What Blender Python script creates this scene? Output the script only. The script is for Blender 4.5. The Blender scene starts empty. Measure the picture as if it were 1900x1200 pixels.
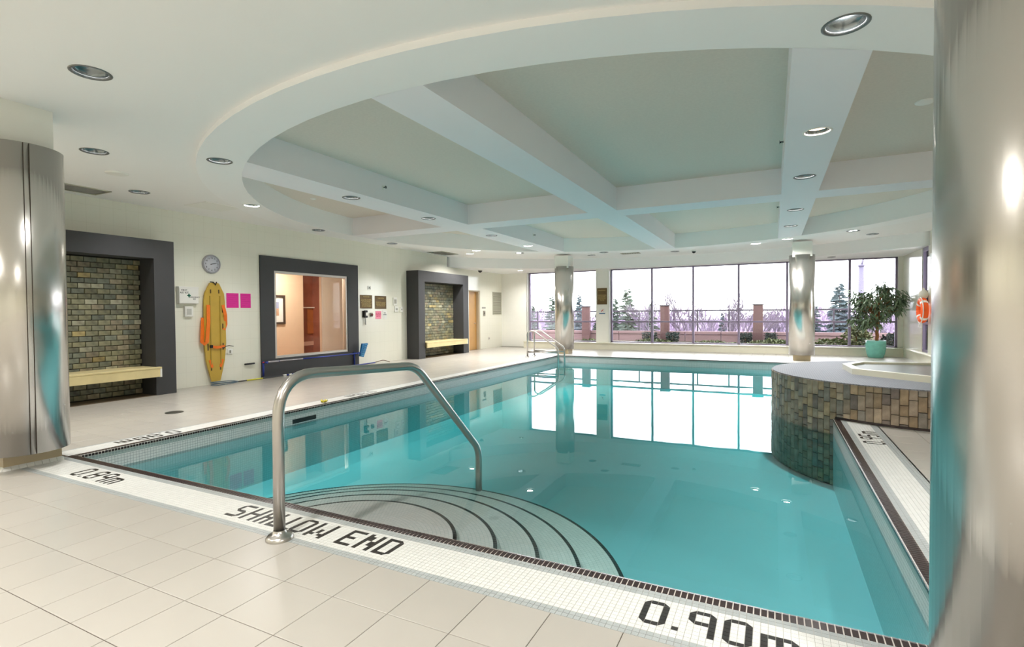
import bpy, bmesh, math, random
import numpy as np
from mathutils import Matrix, Vector
from mathutils.geometry import delaunay_2d_cdt
random.seed(7)
rng = np.random.default_rng(7)
C = bpy.context.scene.collection
SC = 0.86                      # modelling units -> metres, applied once at the end
PI = math.pi
# ---------------------------------------------------------------- camera
cam = bpy.data.cameras.new('camera'); camo = bpy.data.objects.new('camera', cam); C.objects.link(camo)
F, YAW, PITCH, ROLL, EYE = 965.96, .463926, .0205772, -.0077213, 1.45
def cam_dir(x, y, z):
    c, s = math.cos(ROLL), math.sin(ROLL); x, y = c*x - s*y, s*x + c*y
    cp, sp = math.cos(PITCH), math.sin(PITCH); d = (x, cp*z + sp*y, -sp*z + cp*y)
    c, s = math.cos(YAW), math.sin(YAW)
    return Vector((c*d[0] - s*d[1], s*d[0] + c*d[1], d[2]))
R = Matrix((cam_dir(1, 0, 0), cam_dir(0, 1, 0), -cam_dir(0, 0, 1))).transposed()
camo.matrix_world = Matrix.Translation((0, 0, EYE*SC)) @ R.to_4x4()
cam.sensor_width = 36; cam.lens = F/1900*36; cam.clip_end = 500; cam.clip_start = .02
bpy.context.scene.camera = camo
# ---------------------------------------------------------------- world, exposure
sc = bpy.context.scene
w = bpy.data.worlds.new('overcast'); sc.world = w; w.use_nodes = True
w.node_tree.nodes['Background'].inputs[0].default_value = (.94, .96, 1, 1)
w.node_tree.nodes['Background'].inputs[1].default_value = 4.6
sc.view_settings.view_transform = 'Standard'; sc.view_settings.look = 'None'
sc.view_settings.gamma = 1; sc.view_settings.use_curve_mapping = False
sc.view_settings.exposure = 0.71
LAMP_W = 15.0                  # power of a lit downlight
FILL_W = 34.0                   # power of the fill lights added deep inside the unlit cans
sc.cycles.max_bounces = 10; sc.cycles.diffuse_bounces = 8; sc.cycles.transparent_max_bounces = 16
sc.cycles.caustics_reflective = False; sc.cycles.caustics_refractive = False
sc.cycles.sample_clamp_indirect = 6
sc.cycles.use_denoising = True

# ---------------------------------------------------------------- materials
def lin(c):
    return tuple(((v/255)/12.92 if v/255 <= .04045 else ((v/255+.055)/1.055)**2.4) for v in c) + (1,)
MATS = {}
def mat(name, rgb=(200, 200, 200), rough=.5, metal=0, vary=0, noise=0, nscale=8, bump=0, bscale=40,
        emit=0, coat=0, spec=.5, streak=None):
    if name in MATS: return MATS[name]
    m = bpy.data.materials.new(name); m.use_nodes = True; nt = m.node_tree; N = nt.nodes; L = nt.links
    b = N['Principled BSDF']; col = lin(rgb)
    b.inputs['Roughness'].default_value = rough; b.inputs['Metallic'].default_value = metal
    b.inputs['Coat Weight'].default_value = coat; b.inputs['Specular IOR Level'].default_value = spec
    tc = N.new('ShaderNodeTexCoord')
    src = None
    if vary or noise:
        hsv = N.new('ShaderNodeHueSaturation'); hsv.inputs['Color'].default_value = col
        acc = N.new('ShaderNodeValue'); acc.outputs[0].default_value = 1.0; cur = acc.outputs[0]
        if vary:
            oi = N.new('ShaderNodeObjectInfo'); ge = N.new('ShaderNodeNewGeometry')
            ad = N.new('ShaderNodeMath'); ad.operation = 'ADD'; L.new(oi.outputs['Random'], ad.inputs[0]); L.new(ge.outputs['Random Per Island'], ad.inputs[1])
            fr = N.new('ShaderNodeMath'); fr.operation = 'FRACT'; L.new(ad.outputs[0], fr.inputs[0])
            mr = N.new('ShaderNodeMapRange'); mr.inputs[3].default_value = -vary; mr.inputs[4].default_value = vary; L.new(fr.outputs[0], mr.inputs[0])
            a2 = N.new('ShaderNodeMath'); a2.operation = 'ADD'; L.new(cur, a2.inputs[0]); L.new(mr.outputs[0], a2.inputs[1]); cur = a2.outputs[0]
        if noise:
            nz = N.new('ShaderNodeTexNoise'); nz.inputs['Scale'].default_value = nscale; nz.inputs['Detail'].default_value = 5
            L.new(tc.outputs['Object'], nz.inputs['Vector'])
            mr = N.new('ShaderNodeMapRange'); mr.inputs[1].default_value = .3; mr.inputs[2].default_value = .7
            mr.inputs[3].default_value = -noise; mr.inputs[4].default_value = noise; L.new(nz.outputs[0], mr.inputs[0])
            a2 = N.new('ShaderNodeMath'); a2.operation = 'ADD'; L.new(cur, a2.inputs[0]); L.new(mr.outputs[0], a2.inputs[1]); cur = a2.outputs[0]
        L.new(cur, hsv.inputs['Value']); src = hsv.outputs[0]
        L.new(src, b.inputs['Base Color'])
    else:
        b.inputs['Base Color'].default_value = col
    if bump:
        nz = N.new('ShaderNodeTexNoise'); nz.inputs['Scale'].default_value = bscale; nz.inputs['Detail'].default_value = 3
        if streak:
            mp = N.new('ShaderNodeMapping'); mp.inputs['Scale'].default_value = streak
            L.new(tc.outputs['Object'], mp.inputs['Vector']); L.new(mp.outputs[0], nz.inputs['Vector'])
        else: L.new(tc.outputs['Object'], nz.inputs['Vector'])
        bp = N.new('ShaderNodeBump'); bp.inputs['Strength'].default_value = bump; bp.inputs['Distance'].default_value = .01
        L.new(nz.outputs[0], bp.inputs['Height']); L.new(bp.outputs[0], b.inputs['Normal'])
    if emit:
        b.inputs['Emission Color'].default_value = col; b.inputs['Emission Strength'].default_value = emit
    MATS[name] = m
    return m
def grid_mat(name, rgb, grout, w_, h_, mortar, rough=.2, offset=0, bumpk=.3, vary=.04, axes='yz', coat=0):
    """tiled surface: brick texture driven by object coordinates ((x+y, z) on walls, (x, y) on floors)"""
    m = bpy.data.materials.new(name); m.use_nodes = True; nt = m.node_tree; N = nt.nodes; L = nt.links
    b = N['Principled BSDF']; b.inputs['Roughness'].default_value = rough; b.inputs['Coat Weight'].default_value = coat
    tc = N.new('ShaderNodeTexCoord'); sp = N.new('ShaderNodeSeparateXYZ'); L.new(tc.outputs['Object'], sp.inputs[0])
    cb = N.new('ShaderNodeCombineXYZ')
    if axes == 'xy': L.new(sp.outputs[0], cb.inputs[0]); L.new(sp.outputs[1], cb.inputs[1])
    else:
        ad = N.new('ShaderNodeMath'); ad.operation = 'ADD'; L.new(sp.outputs[0], ad.inputs[0]); L.new(sp.outputs[1], ad.inputs[1])
        L.new(ad.outputs[0], cb.inputs[0]); L.new(sp.outputs[2], cb.inputs[1])
    br = N.new('ShaderNodeTexBrick'); L.new(cb.outputs[0], br.inputs['Vector'])
    c = lin(rgb); br.inputs['Color1'].default_value = tuple(v*(1-vary) for v in c[:3])+(1,); br.inputs['Color2'].default_value = tuple(min(1, v*(1+vary)) for v in c[:3])+(1,)
    br.inputs['Mortar'].default_value = lin(grout); br.inputs['Scale'].default_value = 1; br.inputs['Mortar Size'].default_value = mortar
    br.inputs['Brick Width'].default_value = w_; br.inputs['Row Height'].default_value = h_; br.offset = offset
    br.inputs['Mortar Smooth'].default_value = .1
    L.new(br.outputs['Color'], b.inputs['Base Color'])
    if bumpk:
        bp = N.new('ShaderNodeBump'); bp.inputs['Strength'].default_value = bumpk; bp.inputs['Distance'].default_value = .003; bp.invert = True
        L.new(br.outputs['Fac'], bp.inputs['Height']); L.new(bp.outputs[0], b.inputs['Normal'])
    MATS[name] = m
    return m
def glass_mat(name, ior=1.45, tint=(1, 1, 1, 1), rough=0, ripple=0, absorb=None, base=0):
    """clear film: fresnel mix of a mirror and plain transparency, optional absorbing body"""
    m = bpy.data.materials.new(name); m.use_nodes = True; nt = m.node_tree; N = nt.nodes; L = nt.links
    N.remove(N['Principled BSDF']); out = N['Material Output']
    fr = N.new('ShaderNodeFresnel'); fr.inputs[0].default_value = ior
    tr = N.new('ShaderNodeBsdfTransparent'); tr.inputs[0].default_value = tint
    gl = N.new('ShaderNodeBsdfGlossy'); gl.inputs['Roughness'].default_value = rough
    mx = N.new('ShaderNodeMixShader'); L.new(fr.outputs[0], mx.inputs[0]); L.new(tr.outputs[0], mx.inputs[1]); L.new(gl.outputs[0], mx.inputs[2])
    L.new(mx.outputs[0], out.inputs['Surface'])
    if ripple:
        tc = N.new('ShaderNodeTexCoord'); nz = N.new('ShaderNodeTexNoise'); nz.inputs['Scale'].default_value = 1.3; L.new(tc.outputs['Object'], nz.inputs['Vector'])
        bp = N.new('ShaderNodeBump'); bp.inputs['Strength'].default_value = ripple; bp.inputs['Distance'].default_value = .02
        L.new(nz.outputs[0], bp.inputs['Height']); L.new(bp.outputs[0], gl.inputs['Normal']); L.new(bp.outputs[0], fr.inputs['Normal'])
    if absorb:
        va = N.new('ShaderNodeVolumeAbsorption'); va.inputs['Color'].default_value = absorb[0]; va.inputs['Density'].default_value = absorb[1]
        L.new(va.outputs[0], out.inputs['Volume'])
    MATS[name] = m
    return m

# ---------------------------------------------------------------- mesh builder
class MB:
    def __init__(s): s.v = []; s.f = []; s.mi = []; s.sm = []; s.m = 0; s.smooth = False
    def add(s, vs, fs):
        o = len(s.v); s.v += [tuple(p) for p in vs]
        for f in fs: s.f.append([i+o for i in f]); s.mi.append(s.m); s.sm.append(s.smooth)
        return s
    def box(s, x0, x1, y0, y1, z0, z1):
        return s.add([(x0,y0,z0),(x1,y0,z0),(x1,y1,z0),(x0,y1,z0),(x0,y0,z1),(x1,y0,z1),(x1,y1,z1),(x0,y1,z1)],
                     [(3,2,1,0),(4,5,6,7),(0,1,5,4),(1,2,6,5),(2,3,7,6),(3,0,4,7)])
    def bbox(s, x0, x1, y0, y1, z0, z1, b=.01):
        """box with chamfered edges"""
        b = min(b, abs(x1-x0)*.45, abs(y1-y0)*.45, abs(z1-z0)*.45)
        bm = bmesh.new(); bmesh.ops.create_cube(bm, size=1)
        for v in bm.verts: v.co = Vector(((x0+x1)/2+v.co.x*(x1-x0), (y0+y1)/2+v.co.y*(y1-y0), (z0+z1)/2+v.co.z*(z1-z0)))
        bmesh.ops.bevel(bm, geom=bm.edges[:], offset=b, segments=1, affect='EDGES')
        s.frombm(bm); bm.free(); return s
    def frombm(s, bm):
        bm.verts.index_update(); return s.add([v.co[:] for v in bm.verts], [[v.index for v in f.verts] for f in bm.faces])
    def prism(s, poly, z0, z1, caps=True, sides=True):
        n = len(poly); vs = [(x, y, z0) for x, y in poly] + [(x, y, z1) for x, y in poly]; fs = []
        if sides: fs += [(i, (i+1) % n, n+(i+1) % n, n+i) for i in range(n)]
        if caps: fs += [tuple(range(n-1, -1, -1)), tuple(range(n, 2*n))]
        return s.add(vs, fs)
    def tube(s, pts, r, n=10, caps=True):
        pts = [Vector(p) for p in pts]; rs = r if isinstance(r, (list, tuple)) else [r]*len(pts)
        vs = []; t0 = (pts[1]-pts[0]).normalized(); a = Vector((0, 0, 1)) if abs(t0.z) < .9 else Vector((1, 0, 0))
        u = t0.cross(a).normalized()
        for i, p in enumerate(pts):
            t = ((pts[min(i+1, len(pts)-1)]-pts[max(i-1, 0)])).normalized()
            u = (u - t*u.dot(t)).normalized(); w_ = t.cross(u)
            for k in range(n):
                an = 2*PI*k/n; vs.append(p + (u*math.cos(an) + w_*math.sin(an))*rs[i])
        fs = [(i*n+k, i*n+(k+1) % n, (i+1)*n+(k+1) % n, (i+1)*n+k) for i in range(len(pts)-1) for k in range(n)]
        if caps: fs += [tuple(range(n-1, -1, -1)), tuple(range((len(pts)-1)*n, len(pts)*n))]
        sm = s.smooth; s.smooth = True; s.add(vs, fs); s.smooth = sm; return s
    def lathe(s, prof, c=(0, 0), n=32, smooth=True):
        vs = [(c[0]+r*math.cos(2*PI*k/n), c[1]+r*math.sin(2*PI*k/n), z) for r, z in prof for k in range(n)]
        fs = [(i*n+k, i*n+(k+1) % n, (i+1)*n+(k+1) % n, (i+1)*n+k) for i in range(len(prof)-1) for k in range(n)]
        sm = s.smooth; s.smooth = smooth; s.add(vs, fs); s.smooth = sm; return s
    def plate(s, poly, holes, z, up=False):
        loops = [poly]+holes; co = []; ed = []
        for lp in loops:
            o = len(co); co += [Vector(p) for p in lp]; ed += [(o+i, o+(i+1) % len(lp)) for i in range(len(lp))]
        r = delaunay_2d_cdt(co, ed, [], 0, 1e-6); vs = r[0]; fs = []
        for f in r[2]:
            cx = sum(vs[i].x for i in f)/3; cy = sum(vs[i].y for i in f)/3
            if inside(cx, cy, poly) and not any(inside(cx, cy, h_) for h_ in holes):
                a, b_, c_ = [vs[i] for i in f]; ccw = (b_-a).x*(c_-a).y-(b_-a).y*(c_-a).x > 0
                fs.append(tuple(f) if ccw == up else tuple(reversed(f)))
        return s.add([(v.x, v.y, z) for v in vs], fs)
def inside(x, y, poly):
    r = False; n = len(poly); j = n-1
    for i in range(n):
        xi, yi = poly[i]; xj, yj = poly[j]
        if (yi > y) != (yj > y) and x < (xj-xi)*(y-yi)/(yj-yi)+xi: r = not r
        j = i
    return r
def circle(c, r, n=32, a0=0, a1=2*PI): return [(c[0]+r*math.cos(a0+(a1-a0)*k/n), c[1]+r*math.sin(a0+(a1-a0)*k/n)) for k in range(n)]
def fillet(pts, rad, n=6):
    out = [Vector(pts[0])]
    for i in range(1, len(pts)-1):
        p = Vector(pts[i]); a = Vector(pts[i-1])-p; b = Vector(pts[i+1])-p; r = min(rad if not isinstance(rad, (list, tuple)) else rad[i-1], a.length*.48, b.length*.48)
        a = a.normalized()*r; b = b.normalized()*r
        for k in range(n+1):
            t = k/n; out.append(p + a*(1-t)**2 + b*t**2)
    out.append(Vector(pts[-1])); return out
def make_mesh(name, mb, mats):
    me = bpy.data.meshes.new(name); me.from_pydata(mb.v, [], mb.f)
    for m in (mats if isinstance(mats, (list, tuple)) else [mats]): me.materials.append(m)
    me.polygons.foreach_set('material_index', mb.mi); me.polygons.foreach_set('use_smooth', mb.sm); me.update(); return me
def origin_of(p):
    o = Vector((0, 0, 0))
    while p: o += p.location; p = p.parent
    return o
def obj(name, mb, mats, parent=None, **props):
    """mesh in room coordinates (un-rotated parents only)"""
    me = make_mesh(name, mb, mats)
    if parent: me.transform(Matrix.Translation(-origin_of(parent)))
    o = bpy.data.objects.new(name, me); C.objects.link(o); o.parent = parent
    for k, v in props.items(): o[k] = v
    return o
def thing(name, label, cat, loc=(0, 0, 0), group=None):
    o = bpy.data.objects.new(name, None); C.objects.link(o); o.location = loc; o.empty_display_size = .1
    o['label'] = label; o['category'] = cat
    if group: o['group'] = group
    return o
def tagged(o, label, cat, group=None):
    o['label'] = label; o['category'] = cat
    if group: o['group'] = group
    # put the origin at the thing's base
    me = o.data; co = np.array([v.co for v in me.vertices]); b = Vector(((co[:, 0].min()+co[:, 0].max())/2, (co[:, 1].min()+co[:, 1].max())/2, co[:, 2].min()))
    me.transform(Matrix.Translation(-b)); o.location = o.location + b
    return o
def struct(name, mb, mats, **k): return obj(name, mb, mats, None, kind='structure', **k)
def sempty(name, loc=(0, 0, 0)):
    o = bpy.data.objects.new(name, None); C.objects.link(o); o.location = loc; o['kind'] = 'structure'; return o
def copy_tree(o, parent=None):
    c = o.copy(); C.objects.link(c); c.parent = parent
    for ch in list(o.children): copy_tree(ch, c)
    return c
WL = Matrix(((0, 0, 1), (1, 0, 0), (0, 1, 0)))       # lettering on the left wall (faces +x)
WF = Matrix(((1, 0, 0), (0, 0, -1), (0, 1, 0)))      # lettering on the far wall (faces -y)
def text(body, size, pos, rot, m, parent, name='lettering', depth=.0015, align='CENTER', space=1.0, label=None):
    cu = bpy.data.curves.new('t', 'FONT'); cu.body = body; cu.size = size; cu.extrude = depth; cu.align_x = align; cu.align_y = 'CENTER'
    cu.space_line = space; cu.resolution_u = 2
    t = bpy.data.objects.new('t', cu); C.objects.link(t); bpy.context.view_layer.update()
    me = bpy.data.meshes.new_from_object(t.evaluated_get(bpy.context.evaluated_depsgraph_get())); bpy.data.objects.remove(t); bpy.data.curves.remove(cu)
    me.materials.clear(); me.materials.append(m)
    me.transform(Matrix.Translation(Vector(pos)-origin_of(parent)) @ rot.to_4x4())
    o = bpy.data.objects.new(name, me); C.objects.link(o); o.parent = parent
    if label: o['label'] = label
    return o

# ---------------------------------------------------------------- palette
M_ceil = mat('white_ceiling_paint', (244, 243, 242), .75, bump=.05, bscale=60)
M_ring = mat('white_ring_paint', (246, 246, 246), .7)
M_coffer = mat('sage_coffer_paint', (224, 215, 204), .85, noise=.03, nscale=30, bump=.1, bscale=120)
M_beam = mat('beam_white_paint', (240, 238, 242), .75)
M_wall = grid_mat('white_wall_tile', (238, 237, 224), (229, 228, 214), .205, .305, .0025, .12, vary=.004, bumpk=.08)
M_wallplain = mat('white_wall_paint', (240, 239, 232), .6, noise=.01)
M_trim = mat('white_trim', (238, 237, 232), .4)
M_ledge = mat('cream_ledge_tile', (228, 224, 206), .25, noise=.02)
M_floor = mat('beige_floor_tile', (177, 172, 164), .28, vary=.025, noise=.02, nscale=3)
M_grout = mat('brown_grout', (66, 54, 42), .9)
M_wtile = mat('white_mosaic_tile', (222, 222, 218), .3, vary=.035)
M_gtile = mat('grey_mosaic_tile', (170, 175, 175), .32, vary=.05)
M_btile = mat('black_mosaic_tile', (44, 40, 38), .3, vary=.15)
M_mgrout = mat('pale_mosaic_grout', (188, 186, 180), .9)
M_nose = mat('dark_brown_nosing_tile', (58, 46, 46), .22, vary=.12)
M_nosegrout = mat('white_nosing_grout', (215, 208, 200), .9)
M_basin = grid_mat('aqua_basin_mosaic', (222, 240, 242), (196, 222, 222), .0307, .0307, .0025, .3, axes='yz', vary=.03)
M_basinfloor = mat('aqua_basin_floor', (196, 212, 222), .5, noise=.015, nscale=2)
M_basingrey = grid_mat('grey_basin_mosaic', (150, 158, 156), (185, 188, 184), .0307, .0307, .0025, .3, vary=.05)
M_basinwhite = grid_mat('white_basin_mosaic', (222, 216, 214), (160, 156, 156), .0307, .0307, .002, .3, vary=.03)
M_steel = mat('brushed_stainless_steel', (206, 202, 196), .25, 1, bump=.06, bscale=1, streak=(26, 26, .4))
M_rail = mat('satin_stainless_rail', (190, 186, 182), .28, 1, bump=.03, bscale=60)
M_dark = mat('charcoal_plaster', (58, 58, 60), .55, noise=.05, nscale=4, bump=.05)
M_brickgrout = mat('dark_brick_grout', (44, 42, 34), .95)
M_stone = [mat('slate_brick_%d' % i, c, .55, vary=.25, noise=.36, nscale=9, bump=.6, bscale=30) for i, c in
           enumerate([(122, 120, 96), (112, 112, 94), (128, 120, 100), (104, 108, 96), (148, 134, 92), (150, 148, 128)])]
M_tstone = [mat('tub_slate_%d' % i, c, .5, vary=.22, noise=.36, nscale=8, bump=.6, bscale=28) for i, c in
            enumerate([(152, 136, 120), (136, 128, 120), (160, 138, 112), (122, 110, 104), (172, 154, 134)])]
M_bench = mat('cream_bench_stone', (216, 200, 150), .35, noise=.06, nscale=6)
M_black = mat('black_plastic', (22, 22, 24), .4)
M_white = mat('white_plastic', (234, 233, 228), .4)
M_chrome = mat('chrome_reflector', (120, 126, 126), .2, 1)
M_grey = mat('grey_metal', (150, 148, 140), .45)
M_alu = mat('mauve_aluminium_mullion', (142, 130, 154), .4, .2)
M_glass = glass_mat('window_glass', 1.4, (.97, .98, .98, 1))
M_water = glass_mat('pool_water', 1.33, (.99, 1, 1, 1), 0, .03, ((.52, .965, .955, 1), 1.15))
M_on = mat('lit_lamp', (255, 246, 228), .5, emit=14)
M_off = mat('unlit_lamp_glass', (150, 155, 152), .2)

# ---------------------------------------------------------------- the setting: floor
PX0, PX1, PY0, PY1, WATER = -6.46, .733, 2.79, 16.42, -.21
XL, XR, YF, YB = -10.47, 3.65, 20.15, -3.2
XR2 = 5.6
fl = MB()
fl.box(XL-.2, XR2, YB, PY0-.02, -.4, -.004); fl.box(XL-.2, PX0-.02, PY0-.02, PY1+.02, -.4, -.004)
fl.box(PX1+.02, XR2, PY0-.02, PY1+.02, -.4, -.004); fl.box(XL-.2, XR2, PY1+.02, YF+.3, -.4, -.004)
floor = struct('floor', fl, M_grout)
xs = [-3.26, -2.966, -2.67, -2.373]
while xs[0] > XL: xs.insert(0, xs[0]-.3555)
while xs[-1] < XR2: xs.append(xs[-1]+.3545)
ys = [1.95+.357*k for k in range(-15, 52)]
B0, B1, B2, B3 = .075, .140, .430, .485       # nosing | grey | white | grey, measured out from the pool edge
regions = [(XL, XR2, YB, PY0-B3), (XL, PX0-.37, PY0-B3, YF-.5), (PX0-.37, XR, PY1+.42, YF-.5), (PX1+.43, XR2, PY0-B3, PY1+.42)]
cells = []
for (rx0, rx1, ry0, ry1) in regions:
    for i in range(len(xs)-1):
        for j in range(len(ys)-1):
            x0, x1, y0, y1 = max(xs[i], rx0), min(xs[i+1], rx1), max(ys[j], ry0), min(ys[j+1], ry1)
            if x1-x0 < .02 or y1-y0 < .02: continue
            cx, cy = (x0+x1)/2, (y0+y1)/2
            if math.hypot(cx-2.05, cy-9.73) < 1.8 or (cx > 2.2 and 8 < cy < 11.5): continue
            if math.hypot(cx+6.64, cy-2.42) < .1: continue
            cells.append((x0, x1, y0, y1))
def in_view(x, y, z=0):
    d = Vector((x, y, z-EYE)); c = R.transposed() @ d
    if -c.z < .3: return False
    u = c.x/-c.z*F; v = c.y/-c.z*F
    return abs(u) < 1010 and abs(v) < 680
cells.sort(key=lambda c: (0 if in_view((c[0]+c[1])/2, (c[2]+c[3])/2) else 1, math.hypot((c[0]+c[1])/2, (c[2]+c[3])/2)))
G = .0038
tmesh = {}
def tile_mb(w_, h_, t=.006, b=.0015):
    m = MB(); x, y = w_/2, h_/2
    return m.add([(-x, -y, -t), (x, -y, -t), (x, y, -t), (-x, y, -t), (-x, -y, -b), (x, -y, -b), (x, y, -b), (-x, y, -b),
                  (-x+b, -y+b, 0), (x-b, -y+b, 0), (x-b, y-b, 0), (-x+b, y-b, 0)],
                 [(0, 1, 5, 4), (1, 2, 6, 5), (2, 3, 7, 6), (3, 0, 4, 7), (4, 5, 9, 8), (5, 6, 10, 9), (6, 7, 11, 10), (7, 4, 8, 11), (8, 9, 10, 11)])
for (x0, x1, y0, y1) in cells[:300]:
    k = (round(x1-x0-G, 3), round(y1-y0-G, 3))
    if k not in tmesh: tmesh[k] = make_mesh('tile', tile_mb(*k), M_floor)
    o = bpy.data.objects.new('tile', tmesh[k]); C.objects.link(o); o.parent = floor; o.location = ((x0+x1)/2, (y0+y1)/2, 0)
rest = MB()
for (x0, x1, y0, y1) in cells[300:]:
    t = tile_mb(x1-x0-G, y1-y0-G); rest.add([(v[0]+(x0+x1)/2, v[1]+(y0+y1)/2, v[2]) for v in t.v], t.f)
obj('tile_field', rest, M_floor, floor, kind='stuff')

# ---------------------------------------------------------------- ceiling
ZR, ZO, ZT, ZB = 3.43, 3.49, 3.87, 3.12
CC = (-2.95, 10.28); RI, RO, RBK = 6.55, 7.1, 9.4
lamps_ring = [(-8.44, 6.37, 1), (-9.57, 8.98, 0), (-9.6, 11.67, 0), (-8.4, 14.29, 1), (2.7, 6.2, 0), (-.45, 16.98, 1), (1.8, 15.5, 0), (-7.5, 15.6, 0), (-5.0, 16.85, 0), (3.3, 13.0, 0)]
lamps_b1 = [(-6.36, 4.35, 0), (-6.42, 6.75, 0), (-6.42, 8.98, 0), (-6.44, 11.74, 0), (-6.47, 14.05, 1)]
lamps_b3 = [(.45, 4.31, 0), (.44, 6.72, 2), (.42, 8.88, 0), (.40, 11.68, 0), (.38, 13.85, 0), (.37, 16.3, 1)]
lamps_out = [(-5.12, 2.37, 0), (-7.52, 3.5, 0), (-9.35, 4.98, 0), (-9.3, 15.4, 1), (-5.8, 18.0, 0), (-2.96, 18.3, 0), (2.4, 16.9, 0),
             (-2.4, .6, 3), (1.9, .9, 3), (-5.0, -1.0, 3), (-.5, -1.5, 3), (-8.6, .8, 3), (4.4, 4.5, 0), (-9.0, -1.6, 3), (3.2, -1.6, 3)]  # unseen downlights added out of view to brighten the room
lamps_low = [(-8.97, 18.7, 1), (1.65, 19.1, 0)]
def holes_for(ls, r=.125): return [circle((x, y), r, 20) for x, y, *_ in ls]
def strip_circle(x0, x1, R_=RI, n=5):
    top = [(x0+(x1-x0)*k/n) for k in range(n+1)]
    f_ = lambda x: math.sqrt(max(0, R_**2-(x-CC[0])**2))
    return [(x, CC[1]-f_(x)) for x in top] + [(x, CC[1]+f_(x)) for x in reversed(top)]
ceil = MB()
outer = [(XL-.05, YB), (XR2, YB), (XR2, YF+.2), (XL-.05, YF+.2)]
ceil.plate(outer, [circle(CC, RO, 96)]+holes_for(lamps_out), ZO)
ceil.box(XL-.05, XR2, YB, YF+.3, 4.05, 4.15)
ceiling = struct('ceiling', ceil, M_ceil)
rg = MB(); in_ring = [l_ for l_ in lamps_ring+lamps_b1+lamps_b3 if math.hypot(l_[0]-CC[0], l_[1]-CC[1]) > RI]
rg.plate(circle(CC, RO, 96), [circle(CC, RI, 96)]+holes_for(in_ring), ZR)
rg.smooth = True
rg.prism(circle(CC, RO, 96), ZR, ZO+.01, caps=False); rg.prism(list(reversed(circle(CC, RI, 96))), ZR, ZT, caps=False)
obj('ring', rg, M_ring, ceiling)
cp = MB(); cp.plate(circle(CC, RI+.02, 64), [], ZT); obj('coffer_panel', cp, M_coffer, ceiling)
BX = [(-6.8, -6.1), (-3.3, -2.72), (.13, .68)]
for k, (x0, x1) in enumerate(BX):
    b = MB(); pl = strip_circle(x0, x1); b.plate(pl, holes_for([l_ for l_ in [lamps_b1, [], lamps_b3][k] if l_ not in in_ring]), ZR); b.prism(pl, ZR, ZT, caps=False)
    obj('beam', b, M_beam, ceiling)
cy0, cy1 = 10.02, 10.66
for x0, x1 in [(CC[0]-RI+.01, BX[0][0]), (BX[0][1], BX[1][0]), (BX[1][1], BX[2][0]), (BX[2][1], CC[0]+RI-.01)]:
    obj('cross_beam', MB().box(x0, x1, cy0, cy1, ZR, ZT), M_beam, ceiling)
bk = MB(); a0 = math.atan2(-5.0, 1); arc = []
for k in range(61):
    a = math.radians(144.5) + (math.radians(45.2)-math.radians(144.5))*k/60
    arc.append((CC[0]+RBK*math.cos(a), CC[1]+RBK*math.sin(a)))
arc[0] = (XL, arc[0][1]); arc[-1] = (XR, arc[-1][1])
pl = arc + [(XR, YF+.2), (XL, YF+.2)]
bk.plate(pl, holes_for(lamps_low, .1), ZB); bk.smooth = True; bk.prism(pl, ZB, ZO+.01, caps=False)
obj('bulkhead', bk, M_ring, ceiling)

# ---------------------------------------------------------------- walls
wl = MB(); X0 = XL-.16
def wall_x(m, y0, y1, z0, z1): m.box(X0, XL, y0, y1, z0, z1)
WY0, WY1, WZ0, WZ1 = 8.43, 10.78, .42, 2.48
DY0, DY1, DZ = 17.22, 18.06, 2.34
wall_x(wl, YB, WY0, 0, 4.0); wall_x(wl, WY0, WY1, 0, WZ0); wall_x(wl, WY0, WY1, WZ1, 4.0); wall_x(wl, WY1, DY0, 0, 4.0)
wall_x(wl, DY0, DY1, DZ, 4.0); wall_x(wl, DY1, YF, 0, 4.0)
struct('wall_left', wl, M_wall)
wf = MB()
wf.box(XL, -9.27, YF-.2, YF+.1, 0, ZB+.1)                      # solid piece in the corner
wf.box(-6.23, -5.74, YF-.28, YF+.1, .25, ZB+.02)               # pier between the windows
wf.box(3.55, XR2, YF-.12, YF+.1, 0, ZB+.1); wf.box(XL, XR2, YF+.1, YF+.3, ZB+.02, 4.05)
struct('wall_far', wf, M_wallplain)
struct('trim_1', MB().box(-9.27, XR, 19.6, YF+.12, 0, .235).box(-9.27, XR, 19.575, YF+.12, .235, .262), M_ledge)
wr = MB()
wr.box(XR, XR+.2, 17.75, YF+.3, 0, 4.0); wr.box(XR, XR+.2, 15.9, 17.1, 0, 4.0); wr.box(XR, XR+.2, 17.1, 17.75, 0, .3); wr.box(XR, XR+.2, 17.1, 17.75, ZB, 4.0)
wr.box(XR, XR2, 15.75, 15.9, 0, 4.0); wr.box(XR2, XR2+.2, YB, 15.9, 0, 4.0)
struct('wall_right', wr, M_wall)
struct('wall_back', MB().box(XL-.2, XR2+.2, YB-.2, YB, 0, 4.0), M_wall)
struct('trim_2', MB().box(XR-.06, XR, 15.92, 19.6, 0, .235).box(XR-.075, XR, 15.92, 19.575, .235, .262), M_ledge)

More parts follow.
